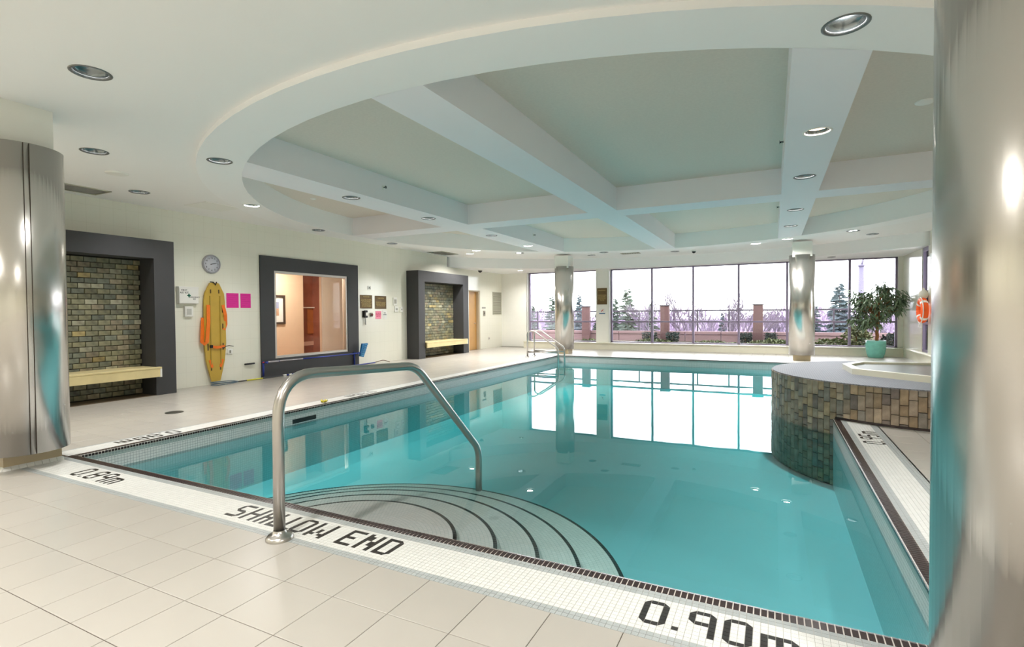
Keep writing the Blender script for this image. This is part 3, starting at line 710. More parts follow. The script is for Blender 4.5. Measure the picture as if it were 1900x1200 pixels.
def put(x, y, on, z, label, power=LAMP_W, s=1, fill=FILL_W):
    k = {3: 1}.get(on, on)
    t = protos[k] if k not in used else copy_tree(protos[k]); used.add(k)
    t.location = (x, y, z); t.scale = (s, s, s); t['label'] = label; t['group'] = 'recessed ceiling downlights'
    if on:
        l = bpy.data.objects.new('lamp_or_fill_light', lamp_or_fill_light(x, y, z, power if on != 2 else 4)); C.objects.link(l); l.parent = t; l.location = (0, 0, .04)
    else:
        l = bpy.data.objects.new('lamp_or_fill_light', lamp_or_fill_light(x, y, z, fill, .06, (1, .98, .97))); C.objects.link(l); l.parent = t; l.location = (0, 0, .17)  # fill light added in the unlit can, too deep to show from the side
lab = {'ring': ['lit downlight in the left rim of the ceiling ring above the pink sheets', 'unlit downlight in the ceiling ring above the viewing window', 'unlit downlight in the ceiling ring above the bronze plaques', 'lit downlight in the ring above the far niche',
                'unlit downlight in the ring beyond the near right column', 'lit downlight in the ring just left of the far right column', 'unlit downlight in the ring right of the far right column', 'unlit downlight in the ring left of the far left column',
                'unlit downlight in the ring over the far pool end', 'unlit downlight in the ring over the hot tub side'],
       'b1': ['unlit downlight where the left beam leaves the ring, nearest on that beam', 'second unlit downlight along the left ceiling beam', 'unlit downlight on the left beam just before the cross beam', 'unlit downlight on the left beam just past the cross beam', 'lit downlight on the left beam near the far left column'],
       'b3': ['largest unlit downlight at the near end of the right beam', 'warm orange lit downlight on the right ceiling beam', 'unlit downlight on the right beam before the cross beam', 'unlit downlight on the right beam past the cross beam', 'second unlit downlight past the cross beam on the right beam', 'lit downlight at the far end of the right beam above the column'],
       'out': ['dark rimmed unlit downlight in the upper left corner of the picture', 'unlit downlight right of the near left column capital', 'unlit downlight above the nearer niche', 'lit downlight beside the ceiling grille at the far left', 'unlit downlight beyond the far left column', 'unlit downlight above the middle far windows', 'unlit downlight behind the far right column'],
       'low': ['small lit downlight in the low bulkhead near the wall grille', 'small unlit downlight in the low bulkhead above the potted plant']}
for nm_, ls in (('ring', lamps_ring), ('b1', lamps_b1), ('b3', lamps_b3), ('out', lamps_out), ('low', lamps_low)):
    for i, (x, y, on) in enumerate(ls):
        L_ = lab[nm_][i] if i < len(lab[nm_]) else 'unseen lit downlight added in the ceiling behind the camera'
        put(x, y, on, ZL[nm_], L_, (LAMP_W*(1.55 if on == 3 else 1.7) if nm_ != 'low' else 5), .8 if nm_ == 'low' else 1, FILL_W*{'b1': .6, 'b3': 1.0}.get(nm_, .2))

# ---------------------------------------------------------------- ceiling fittings
def disc(name, label, cat, x, y, z, r, m, h=.02):
    o = obj(name, MB().lathe([(r, 0), (r*.98, -h*.6), (r*.8, -h), (0.001, -h)], n=24), m); o.location = (x, y, z); o['label'] = label; o['category'] = cat; return o
disc('ceiling_speaker', 'flat round white ceiling speaker near the near left column', 'speaker', -8.387, 4.176, ZO, .14, M_trim)
disc('ceiling_speaker', 'round white ceiling disc in the coffer beyond the right beam', 'speaker', 1.585, 7.62, ZT, .1, M_trim)
disc('ceiling_speaker', 'small white ceiling disc in the leftmost coffer', 'speaker', -8.588, 7.924, ZT, .06, M_trim)
def grille(name, label, x0, x1, y0, y1, z, m, slats=7, border=None):
    t = thing(name, label, 'vent', ((x0+x1)/2, (y0+y1)/2, z)); b = .025
    obj('vent_frame', MB().box(x0, x1, y0, y0+b, z-.012, z).box(x0, x1, y1-b, y1, z-.012, z).box(x0, x0+b, y0, y1, z-.012, z).box(x1-b, x1, y0, y1, z-.012, z), border or m, t)
    for k in range(slats):
        xx = x0+b+(x1-x0-2*b)*(k+.5)/slats; w_ = (x1-x0-2*b)/slats
        obj('slat', MB().add([(xx-w_*.45, y0+b, z-.002), (xx+w_*.35, y0+b, z-.012), (xx+w_*.35, y1-b, z-.012), (xx-w_*.45, y1-b, z-.002)], [(0, 1, 2, 3), (3, 2, 1, 0)]), m, t)
    return t
M_vent = mat('grey_vent_metal', (176, 174, 158), .5)
grille('ceiling_vent', 'grey ceiling vent between the near left column and the nearer niche', -10.2, -9.7, 3.6, 4.75, ZO, M_vent)
grille('ceiling_vent', 'grey ceiling vent above the far left windows', -4.75, -4.1, 17.95, 18.25, ZO-.0, M_vent)
grille('ceiling_vent', 'grey ceiling vent above the far niche beside the left wall', -10.3, -9.7, 14.3, 15.3, ZO, M_vent)
ap = MB().bbox(-9.75, -9.1, 5.95, 6.65, ZO-.006, ZO+.002, .002); tagged(obj('access_panel', ap, M_trim), 'white square access panel in the ceiling above the yellow spine board', 'panel')
def dome(x, y, z, r, label):
    t = thing('dome_camera', label, 'camera', (x, y, z)); obj('housing', MB().lathe([(r, 0), (r, -.03), (r*.85, -.04)], (x, y), 20).v and (lambda m: m)(MB().add([(p[0], p[1], p[2]+z) for p in MB().lathe([(r, 0), (r, -.03), (r*.85, -.04)], (x, y), 20).v], MB().lathe([(r, 0), (r, -.03), (r*.85, -.04)], (x, y), 20).f)), M_white, t)
    d = MB().lathe([(r*.8*math.cos(a), -.04-r*.8*math.sin(a)) for a in [k*PI/12 for k in range(7)]], (x, y), 20); d.v = [(p[0], p[1], p[2]+z) for p in d.v]; obj('smoked_dome', d, M_black, t)
dome(-10.06, 17.4, ZB, .1, 'black dome camera under the bulkhead beside the wooden door')
dome(-2.35, 18.3, ZO, .08, 'small dome camera on the ceiling above the middle windows')
def sprinkler(x, y, z, d, label):
    t = thing('sprinkler', label, 'sprinkler', (x, y, z)); dv = Vector(d); p = Vector((x, y, z))
    obj('escutcheon', MB().tube([p, p+dv*.008], .04, 16), M_trim, t); obj('head', MB().tube([p, p+dv*.05], .012, 8), M_chrome, t); obj('deflector', MB().tube([p+dv*.05, p+dv*.054], .025, 12), M_chrome, t)
sprinkler(-6.1, 7.2, 3.66, (1, 0, 0), 'wall type sprinkler head on the long left beam side')
sprinkler(-6.1, 13.6, 3.66, (1, 0, 0), 'sprinkler head on the left beam side past the cross beam')
sprinkler(.13, 7.6, 3.62, (-1, 0, 0), 'sprinkler head on the left side of the right beam')
sprinkler(.13, 12.3, 3.62, (-1, 0, 0), 'sprinkler head on the right beam side past the cross beam')

# ---------------------------------------------------------------- things on the left wall
M_pinkp = mat('hot_pink_paper', (232, 52, 160), .8); M_green = mat('first_aid_green', (20, 110, 84), .5); M_txt = mat('black_print', (40, 44, 46), .6)
fa = thing('first_aid_cabinet', 'white first aid cabinet with a green cross beside the nearer niche', 'cabinet', (XL+.05, 6.4, 1.68))
obj('cabinet_body', MB().bbox(XL, XL+.1, 6.2, 6.59, 1.68, 2.0, .01), M_white, fa); obj('cabinet_lid', MB().bbox(XL, XL+.104, 6.195, 6.595, 1.985, 2.02, .006), M_white, fa)
g = MB(); g.box(XL+.1, XL+.103, 6.355, 6.425, 1.83, 1.855).box(XL+.1, XL+.103, 6.378, 6.402, 1.807, 1.878); obj('green_cross', g, M_green, fa)
text('FIRST\nAID KIT', .05, (XL+.101, 6.3, 1.92), WL, M_txt, fa); text('EMERGENCY\nKIT', .038, (XL+.101, 6.5, 1.79), WL, M_txt, fa)
ds = thing('dispenser', 'small white wall box with a grey window under the first aid cabinet', 'dispenser', (XL, 6.41, 1.42))
obj('body', MB().bbox(XL, XL+.06, 6.33, 6.5, 1.42, 1.63, .008), M_white, ds); obj('window', MB().box(XL+.06, XL+.064, 6.37, 6.46, 1.46, 1.58), mat('pale_grey_window', (190, 190, 184), .3), ds)
ck = thing('wall_clock', 'round white wall clock with a grey rim above the spine board', 'clock', (XL, 6.92, 2.31))
def onwall_disc(r0, r1, x0, x1, cy, cz, n=40):
    m = MB(); m.lathe([(r0, x0), (r1, x1), (.001, x1)], n=n); m.v = [(p[2], cy+p[0], cz+p[1]) for p in m.v]; return m
m = MB(); m.lathe([(.195, 0), (.195, .035), (.185, .045), (.172, .045), (.17, .03)], n=40); m.v = [(XL+p[2], 6.92+p[0], 2.51+p[1]) for p in m.v]; obj('rim', m, mat('clock_rim_grey', (165, 165, 172), .4), ck)
obj('dial', onwall_disc(.172, .172, XL+.025, XL+.03, 6.92, 2.51), mat('clock_dial', (214, 216, 226), .5), ck)
for k in range(12):
    a = PI/2-(k+1)*PI/6; text(str(k+1), .05, (XL+.031, 6.92+.13*math.cos(a), 2.51+.13*math.sin(a)), WL, M_txt, ck, name='numeral')
def hand(a, l, w_, nm_):
    c, s = math.cos(a), math.sin(a); y0, z0 = 6.92, 2.51; q_ = [(-.03, -w_), (l, -w_*.5), (l, w_*.5), (-.03, w_)]
    vs = [(XL+.033, y0+u*c-v*s, z0+u*s+v*c) for u, v in q_]+[(XL+.036, y0+u*c-v*s, z0+u*s+v*c) for u, v in q_]
    obj(nm_, MB().add(vs, [(3, 2, 1, 0), (4, 5, 6, 7), (0, 1, 5, 4), (1, 2, 6, 5), (2, 3, 7, 6), (3, 0, 4, 7)]), M_black, ck)
hand(math.radians(17), .085, .007, 'hour_hand'); hand(math.radians(13), .125, .005, 'minute_hand')
for y0, y1, lb in ((7.25, 7.535, 'left of the two hot pink notices beside the spine board'), (7.58, 7.83, 'right of the two hot pink notices beside the spine board')):
    t = thing('notice', lb, 'notice', (XL, (y0+y1)/2, 1.605), 'hot pink notices'); obj('sheet', MB().box(XL, XL+.004, y0, y1, 1.605, 1.92), M_pinkp, t)
    ln = MB()
    for k in range(6): ln.box(XL+.004, XL+.0045, y0+.03, y1-.03-.05*(k % 3), 1.87-k*.042, 1.874-k*.042)
    obj('print_lines', ln, mat('dark_pink_print', (196, 34, 130), .8), t)
# spine board
sb = thing('spine_board', 'tall yellow spine board with orange straps hanging on the left wall', 'spine board', (XL+.05, 6.93, .05))
xb0, xb1 = XL+.045, XL+.085
out = [(-.06, 2.12), (.06, 2.12), (.1, 2.11), (.205, 1.9), (.225, 1.72), (.235, .85), (.2, .5), (.105, .12), (.09, .07), (-.09, .07), (-.105, .12), (-.2, .5), (-.235, .85), (-.225, 1.72), (-.205, 1.9), (-.1, 2.11)]
def yz_prism(pl, x0, x1, cy=6.935):
    n = len(pl); return MB().add([(x0, cy+a, b) for a, b in pl]+[(x1, cy+a, b) for a, b in pl], [tuple(range(n-1, -1, -1)), tuple(range(n, 2*n))]+[(i, (i+1) % n, n+(i+1) % n, n+i) for i in range(n)])
obj('board', yz_prism(out, xb0, xb1), mat('yellow_plastic_board', (196, 162, 62), .35, noise=.06, nscale=4), sb)
rb = MB()
for yy in (6.83, 7.045): rb.bbox(xb1-.005, xb1+.012, yy-.012, yy+.012, .42, 1.85, .004)
obj('rib', rb, mat('darker_yellow_rib', (168, 140, 48), .4), sb)
ho = MB()
for sgn in (-1, 1):
    for z0, z1 in ((1.9, 1.98), (1.5, 1.62), (1.15, 1.27), (.72, .86), (.3, .42)):
        o_ = .165 if z0 > .5 else .1; o_ = .09 if z0 > 1.85 else o_
        ho.bbox(xb1-.001, xb1+.003, 6.935+sgn*o_-.014, 6.935+sgn*o_+.014, z0, z1, .004)
obj('hand_hole', ho, mat('dark_hand_hole', (84, 62, 30), .6), sb)
M_orange = mat('orange_webbing', (240, 118, 24), .6, noise=.05, nscale=20)
def strap(pts, w_=.06, t=.006):
    m = MB(); n = len(pts); vs = []
    for i, (x_, y_, z_) in enumerate(pts):
        a = Vector(pts[max(i-1, 0)]); b = Vector(pts[min(i+1, n-1)]); d = (b-a).normalized(); s = d.cross(Vector((1, 0, 0))).normalized()*w_/2
        for q_ in (Vector((x_, y_, z_))-s, Vector((x_, y_, z_))+s, Vector((x_+t, y_, z_))+s, Vector((x_+t, y_, z_))-s): vs.append(q_)
    fs = [(i*4+k, i*4+(k+1) % 4, (i+1)*4+(k+1) % 4, (i+1)*4+k) for i in range(n-1) for k in range(4)]+[(3, 2, 1, 0), ((n-1)*4, (n-1)*4+1, (n-1)*4+2, (n-1)*4+3)]
    return m.add(vs, fs)
obj('strap', strap([(xb1+.004, 6.79, 1.66), (xb1+.03, 6.77, 1.3), (xb1+.03, 6.73, .9), (xb1+.02, 6.68, .86), (xb1-.01, 6.65, .9), (xb1-.03, 6.69, 1.4)], .075), M_orange, sb)
obj('strap', strap([(xb1+.004, 7.11, 1.66), (xb1+.02, 7.15, 1.45), (xb1-.02, 7.18, 1.25), (xb1-.0, 7.12, 1.14)], .07), M_orange, sb)
obj('strap', strap([(xb1+.02, 6.82, .8), (xb1+.03, 6.95, .775), (xb1+.02, 7.12, .79)], .055), M_orange, sb)
obj('strap', strap([(xb1+.004, 6.8, .52), (xb1+.006, 6.85, .36)], .05), M_orange, sb); obj('strap', strap([(xb1+.004, 7.08, .52), (xb1+.006, 7.03, .36)], .05), M_orange, sb)
obj('buckle', MB().bbox(xb1, xb1+.04, 6.8, 6.86, .77, .83, .008).bbox(xb1+.01, xb1+.03, 7.0, 7.13, .755, .775, .005), M_black, sb)
obj('tail_cord', MB().tube([(xb1+.03, 7.12, .785), (xb1+.05, 7.2, .8), (xb1+.05, 7.3, .78)], .008, 6), M_black, sb)
obj('hanger', MB().tube([(XL, 6.9, 2.14), (XL+.1, 6.9, 2.13), (XL+.1, 6.95, 2.08), (XL+.1, 6.97, 2.14)], .012, 8), M_black, sb)
ot = thing('wall_outlet', 'pale wall outlet low beside the spine board', 'outlet', (XL, 7.3, .6)); obj('cover_plate', MB().bbox(XL, XL+.012, 7.25, 7.37, .6, .72, .004), M_trim, ot); obj('socket', MB().box(XL+.012, XL+.014, 7.29, 7.33, .63, .69), M_grey, ot)
# pole rack
M_blue = mat('blue_aluminium_pole', (44, 62, 150), .3, .4); M_cyan = mat('sky_blue_plastic', (30, 120, 180), .4)
pk = thing('pole_rack', 'upper blue telescopic pole resting on wall brackets under the viewing window', 'pool pole', (XL+.16, 9.6, .0)); px = XL+.17
obj('pole', MB().tube([(px, 8.06, .37), (px, 11.0, .355)], .017, 10), M_blue, pk)
obj('pole_sleeve', MB().tube([(px, 8.12, .37), (px, 8.4, .369)], .023, 10).tube([(px, 8.42, .369), (px, 9.1, .365)], .0185, 10), mat('silver_pole_sleeve', (176, 172, 178), .3, .6), pk)
obj('red_collar', MB().tube([(px, 7.98, .37), (px, 8.02, .37)], .014, 8), mat('red_plastic', (200, 50, 50), .5), pk)
for yy in (8.08, 10.98):
    obj('bracket', MB().tube([(XL+.03, yy, .37), (px+.03, yy, .35)], .02, 8).tube([(XL+.06, yy, .35), (XL+.06, yy, .04)], .022, 8), M_blue, pk)
hn = thing('pole_grip', 'short black rubber grip fixed to the wall left of the viewing window', 'grip', (XL+.03, 7.72, .35)); obj('grip', MB().tube([(XL+.05, 7.62, .355), (XL+.05, 7.86, .36)], .02, 10), M_black, hn); obj('clip', MB().box(XL, XL+.05, 7.72, 7.76, .345, .37), M_grey, hn)
lp = thing('pool_pole', 'lower blue pole with a yellow section lying on the floor along the left wall', 'pool pole', (XL+.22, 9.4, 0)); lx = XL+.2
obj('pole', MB().tube([(lx, 8.6, .02), (lx+.05, 11.6, .05)], .018, 10), M_blue, lp); obj('thin_section', MB().tube([(lx, 7.35, .018), (lx, 8.6, .02)], .012, 8), mat('dark_pole_end', (52, 54, 60), .5), lp)
obj('coupling', MB().tube([(lx, 8.5, .02), (lx, 8.58, .02)], .024, 10).tube([(lx, 8.66, .02), (lx, 8.74, .02)], .024, 10).tube([(lx, 8.8, .02), (lx, 8.84, .02)], .024, 10), M_trim, lp)
obj('yellow_section', MB().tube([(lx, 7.55, .019), (lx, 7.95, .019)], .016, 8), mat('yellow_pole_section', (214, 206, 60), .5), lp); obj('hook', MB().tube(fillet([(lx+.05, 11.55, .05), (lx+.06, 11.95, .1), (lx+.08, 12.2, .02)], .15), .012, 8), mat('brown_hook', (110, 84, 70), .5), lp)
nt_ = thing('pool_brush', 'sky blue pool brush head on the pole end at the right of the viewing window', 'brush', (XL+.17, 11.2, .3))
obj('brush_head', MB().add([(px-.02, 11.06, .27), (px-.02, 11.2, .24), (px-.02, 11.38, .62), (px-.02, 11.16, .62), (px+.03, 11.06, .27), (px+.03, 11.2, .24), (px+.03, 11.38, .62), (px+.03, 11.16, .62)], [(3, 2, 1, 0), (4, 5, 6, 7), (0, 1, 5, 4), (1, 2, 6, 5), (2, 3, 7, 6), (3, 0, 4, 7)]), M_cyan, nt_)
bz = MB()
for k in range(7): bz.bbox(px+.03, px+.06, 11.08+k*.025, 11.2+k*.025, .28+k*.048, .3+k*.048, .004)
obj('bristle_row', bz, mat('pale_blue_bristle', (80, 160, 200), .6), nt_)
obj('brush_socket', MB().tube([(px, 10.98, .36), (px, 11.14, .37)], .022, 8), M_blue, nt_)
hc = thing('hose_coil', 'thin grey blue hose loop lying on the floor below the spine board', 'hose', (XL+.2, 7.0, 0))
hp = [(XL+.21+.14*math.sin(a)+.02*math.sin(3*a), 7.03+.27*math.cos(a), .012+.045*(1+math.sin(a*.5))*(.5)) for a in [k*PI/10 for k in range(36)]]
obj('hose', MB().tube(hp+[(XL+.2, 7.36, .012)], .009, 6), mat('grey_blue_hose', (86, 108, 124), .4), hc)

# plaques, phone and notices right of the viewing window
M_bronze = mat('bronze_plaque', (104, 84, 52), .4, .4, noise=.05); M_gold = mat('raised_gold_letters', (206, 182, 120), .4, .3)
def plaque(label, cy, cz, w_, h_, lines, face='L', name='plaque', m=None, mt=None, size=.026, cat='plaque', fx=None, border=True):
    x = XL; m = m or M_bronze; mt = mt or M_gold
    if face == 'L':
        t = thing(name, label, cat, (x, cy, cz-h_/2)); obj('plate', MB().bbox(x, x+.012, cy-w_/2, cy+w_/2, cz-h_/2, cz+h_/2, .004), m, t)
        for k, (s, sz, dz) in enumerate(lines): text(s, sz, (x+.013, cy, cz+dz), WL, mt, t)
    else:
        t = thing(name, label, cat, (cy, fx, cz-h_/2)); obj('plate', MB().bbox(cy-w_/2, cy+w_/2, fx-.012, fx, cz-h_/2, cz+h_/2, .004), m, t)
        for k, (s, sz, dz) in enumerate(lines): text(s, sz, (cy, fx-.013, cz+dz), WF, mt, t)
    return t
RULES = 'NO RUNNING OR DIVING\nSHOWER BEFORE ENTERING\nNO FOOD OR DRINKS\nCHILDREN UNDER TWELVE\nMUST HAVE AN ADULT\nNO PETS IN POOL AREA\nNO GLASS CONTAINERS'
plaque('left bronze plaque of the pair beside the viewing window, full of text lines', 11.54, 1.8, .5, .385, [('POOL RULES', .045, .14), (RULES, .034, -.035)])
plaque('right bronze plaque of the pair, with a framed heading', 12.16, 1.79, .5, .385, [('CAUTION', .06, .12), ('NO LIFEGUARD ON DUTY\nUSE POOL AT OWN RISK\nEMERGENCY TELEPHONE\nON THE WALL BELOW', .036, -.05)])
nb = thing('number_sign', 'grey numerals 14 on the wall above the bronze plaques', 'sign', (XL, 11.66, 2.12)); text('14', .15, (XL+.006, 11.66, 2.2), WL, mat('grey_numerals', (120, 122, 112), .5), nb, depth=.006)
ph = thing('telephone', 'black wall telephone handset with a hanging cord under the plaques', 'telephone', (XL, 11.45, 1.2))
obj('handset', MB().bbox(XL+.02, XL+.07, 11.4, 11.47, 1.36, 1.53, .015).bbox(XL+.02, XL+.09, 11.39, 11.52, 1.49, 1.55, .015).bbox(XL+.02, XL+.09, 11.39, 11.52, 1.34, 1.4, .015), M_black, ph)
obj('wall_plate', MB().box(XL, XL+.02, 11.38, 11.5, 1.35, 1.54), M_black, ph)
obj('cord', MB().tube([(XL+.04+.015*math.cos(k*1.6), 11.46+.02*math.sin(k*1.6), 1.34-k*.008) for k in range(26)], .006, 5), M_black, ph)
es = thing('stop_button', 'small dark emergency button between the telephone and the pink notice', 'button', (XL, 11.72, 1.38)); obj('button_box', MB().bbox(XL, XL+.04, 11.68, 11.78, 1.37, 1.48, .008), mat('grey_button_box', (120, 112, 104), .5), es); m = MB().lathe([(.03, 0), (.03, .03), (.001, .035)], n=16); m.v = [(XL+.04+p[2], 11.73+p[0], 1.425+p[1]) for p in m.v]; obj('push_button', m, mat('dark_red_button', (110, 40, 40), .4), es)
t = thing('notice', 'pale pink notice on the wall below the bronze plaques', 'notice', (XL, 12.05, 1.3)); obj('sheet', MB().box(XL, XL+.004, 11.93, 12.18, 1.3, 1.53), mat('pale_pink_paper', (246, 150, 176), .8), t)
text('IN CASE OF\nEMERGENCY\nDIAL 911', .045, (XL+.005, 12.055, 1.42), WL, mat('pink_print', (210, 80, 120), .8), t)
t = thing('sign', 'small white sign with dark print right of the pale pink notice', 'sign', (XL, 12.33, 1.3)); obj('sheet', MB().box(XL, XL+.006, 12.24, 12.44, 1.29, 1.55), M_white, t)
text('NO\nDIVING', .05, (XL+.0065, 12.34, 1.45), WL, mat('teal_print', (60, 96, 96), .7), t)
for (y0, y1, z0, z1, lb) in ((12.72, 12.9, 1.7, 1.95, 'upper pale switch plate between the plaques and the far niche'), (12.78, 12.95, 1.5, 1.68, 'lower pale thermostat box between the plaques and the far niche'), (13.05, 13.18, 1.5, 1.66, 'small pale box right beside the far niche')):
    t = thing('switch_plate', lb, 'switch', (XL, (y0+y1)/2, z0)); obj('cover_plate', MB().bbox(XL, XL+.03, y0, y1, z0, z1, .006), M_trim, t); obj('rocker', MB().box(XL+.03, XL+.036, y0+.04, y1-.04, z0+.06, z1-.06), mat('pale_grey_rocker', (176, 176, 166), .5), t)
# far end of the left wall
t = thing('wall_vent', 'tall grey louvred grille on the left wall beyond the wooden door', 'vent', (XL, 19.5, 1.38))
obj('vent_frame', MB().box(XL, XL+.02, 19.12, 19.15, 1.38, 2.33).box(XL, XL+.02, 19.85, 19.88, 1.38, 2.33).box(XL, XL+.02, 19.15, 19.85, 1.38, 1.41).box(XL, XL+.02, 19.15, 19.85, 2.3, 2.33), M_vent, t)
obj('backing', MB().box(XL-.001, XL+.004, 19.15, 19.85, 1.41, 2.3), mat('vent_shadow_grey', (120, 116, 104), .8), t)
for k in range(18):
    z = 1.43+k*.0485; obj('louvre', MB().add([(XL+.005, 19.15, z+.03), (XL+.02, 19.15, z), (XL+.02, 19.85, z), (XL+.005, 19.85, z+.03), (XL+.005, 19.15, z+.026), (XL+.018, 19.15, z-.003), (XL+.018, 19.85, z-.003), (XL+.005, 19.85, z+.026)], [(0, 1, 2, 3), (7, 6, 5, 4), (1, 5, 6, 2)]), M_vent, t)
t = thing('door_plate', 'small grey strip plate right of the wooden door', 'plate', (XL, 18.4, 1.64)); obj('plate', MB().bbox(XL, XL+.01, 18.22, 18.52, 1.63, 1.69, .003), M_grey, t)
t = thing('card_reader', 'small grey push box below the strip sign beside the wooden door', 'switch', (XL, 18.4, 1.35)); obj('box', MB().bbox(XL, XL+.03, 18.32, 18.46, 1.34, 1.54, .006), mat('grey_reader', (150, 140, 128), .5), t); obj('button', MB().box(XL+.03, XL+.038, 18.36, 18.42, 1.41, 1.48), M_chrome, t)
t = thing('wall_outlet', 'pale wall outlet low beyond the wooden door', 'outlet', (XL, 18.78, .35)); obj('cover_plate', MB().bbox(XL, XL+.012, 18.72, 18.86, .34, .46, .004), mat('pale_outlet', (214, 210, 200), .5), t); obj('socket', MB().box(XL+.012, XL+.014, 18.76, 18.82, .37, .43), M_grey, t)
# signs on the pier
fy = YF-.28
plaque('bronze plaque on the pier between the far windows', -5.98, 2.07, .4, .64, [('WARNING', .06, .23), (RULES+'\nPOOL HOURS\n6 AM TO 11 PM', .028, -.06)], 'F', fx=fy)
t = thing('sign', 'small white safety sign with a red figure below the pier plaque', 'sign', (-5.98, fy, 1.36)); obj('plate', MB().bbox(-6.12, -5.84, fy-.006, fy, 1.36, 1.6, .002), M_white, t)
obj('blue_band', MB().box(-6.1, -5.86, fy-.008, fy-.006, 1.375, 1.41), mat('sign_blue', (40, 96, 140), .5), t)
m = MB(); m.tube([(-6.02, fy-.008, 1.46), (-5.97, fy-.008, 1.52), (-5.93, fy-.008, 1.56)], .012, 6); m.tube([(-6.0, fy-.008, 1.52), (-5.93, fy-.008, 1.48)], .009, 6); obj('red_figure', m, mat('sign_red', (190, 60, 50), .5), t)

# ---------------------------------------------------------------- deck odds and ends
m = MB().lathe([(.12, .0), (.12, .006), (.1, .008), (.001, .008)], (-7.99, 4.67), 28); tagged(obj('floor_drain', m, mat('dark_drain', (64, 62, 54), .4, .5)), 'dark round floor drain on the deck left of the pool', 'drain')
m = MB()
for k in range(5):
    a = k*1.3; m.tube([(-6.6+.03*math.cos(a), 6.25+.03*math.sin(a), .01), (-6.6+.05*math.cos(a+.6), 6.25+.05*math.sin(a+.6), .035), (-6.6+.02*math.cos(a+1.5), 6.25+.04*math.sin(a+1.5), .02)], .013, 6)
tg = thing('pool_toy', 'small crumpled yellow and black item on the left pool edge', 'toy', (-6.6, 6.25, 0)); obj('yellow_loops', m, mat('yellow_rubber', (206, 190, 60), .5), tg)
obj('black_core', MB().lathe([(.03, .004), (.035, .02), (.001, .03)], (-6.6, 6.25), 10), M_black, tg)

# ---------------------------------------------------------------- potted tree
PXc, PYc = 2.82, 19.15
pt = thing('potted_plant', 'leafy potted ficus in a round turquoise pot by the far right windows', 'potted plant', (PXc, PYc, 0))
pr = [(.001, 0), (.19, 0), (.2, .01), (.235, .12), (.262, .3), (.265, .44), (.262, .52), (.235, .525), (.23, .47), (.001, .46)]
obj('pot', MB().lathe(pr, (PXc, PYc), 36), mat('turquoise_glazed_pot', (120, 196, 182), .25, noise=.1, nscale=9, coat=.3), pt)
obj('soil', MB().lathe([(.001, .485), (.235, .48)], (PXc, PYc), 24), mat('dark_soil', (70, 52, 40), .9), pt)
tr = MB(); ph0 = [0, 2.1, 4.2]
for p0 in ph0: tr.tube([(PXc+.03+.028*math.cos(p0+k*.55), PYc+.028*math.sin(p0+k*.55), .47+k*.055) for k in range(13)], .024, 7)
M_bark = mat('light_brown_bark', (176, 120, 78), .7, noise=.1, nscale=20); obj('trunk', tr, M_bark, pt)
lf = MB(); br = MB(); rr = random.Random(5)
def leaf(m, p, d, L_, w_):
    d = d.normalized(); s = d.cross(Vector((rr.uniform(-1, 1), rr.uniform(-1, 1), 1))).normalized(); dn = Vector((0, 0, -.12*L_)); p = Vector(p)
    m.add([p, p+d*L_*.3+s*w_*.5, p+d*L_*.7+s*w_*.4+dn, p+d*L_+dn*2.4, p+d*L_*.7-s*w_*.4+dn, p+d*L_*.3-s*w_*.5, p+d*L_*.5+dn*.3], [(0, 1, 6), (1, 2, 6), (2, 3, 6), (3, 4, 6), (4, 5, 6), (5, 0, 6)])
hubs = []
for k in range(84):
    a = rr.uniform(0, 2*PI); q_ = rr.uniform(.1, 1)**.6; z = rr.uniform(-.5, .62); rad = .66*math.sqrt(max(.05, 1-(z/.72)**2))
    hx, hy, hz = PXc-.03+q_*rad*math.cos(a), PYc+q_*rad*.72*math.sin(a), 1.5+z
    if hx > PXc+.3 and hz < 1.35: hz += .35
    if hx > PXc: hz += .05
    hubs.append((hx, hy, hz))
hubs += [(PXc+.6, PYc-.1, 1.93), (PXc+.68, PYc, 1.82), (PXc-.55, PYc, 1.2), (PXc-.4, PYc-.1, 1.1), (PXc-.3, PYc, 1.0)]
for h in hubs:
    h = Vector(h); br.tube([(PXc+.03, PYc, 1.12), (PXc+(h.x-PXc)*.45, PYc+(h.y-PYc)*.45, 1.12+(h.z-1.12)*.6+.04), h], [.012, .008, .003], 5)
    for k in range(20):
        d = Vector((rr.gauss(0, 1)+(h.x-PXc)*1.2, rr.gauss(0, 1), rr.gauss(-.75, .6))); p = h+Vector((rr.gauss(0, .07), rr.gauss(0, .07), rr.gauss(0, .06)))
        p.y = min(p.y, 19.95); leaf(lf, p, d, rr.uniform(.13, .22), rr.uniform(.036, .052))
obj('branches', br, M_bark, pt); obj('foliage', lf, mat('dark_green_ficus_leaf', (108, 130, 100), .35, vary=.3), pt, kind='stuff')

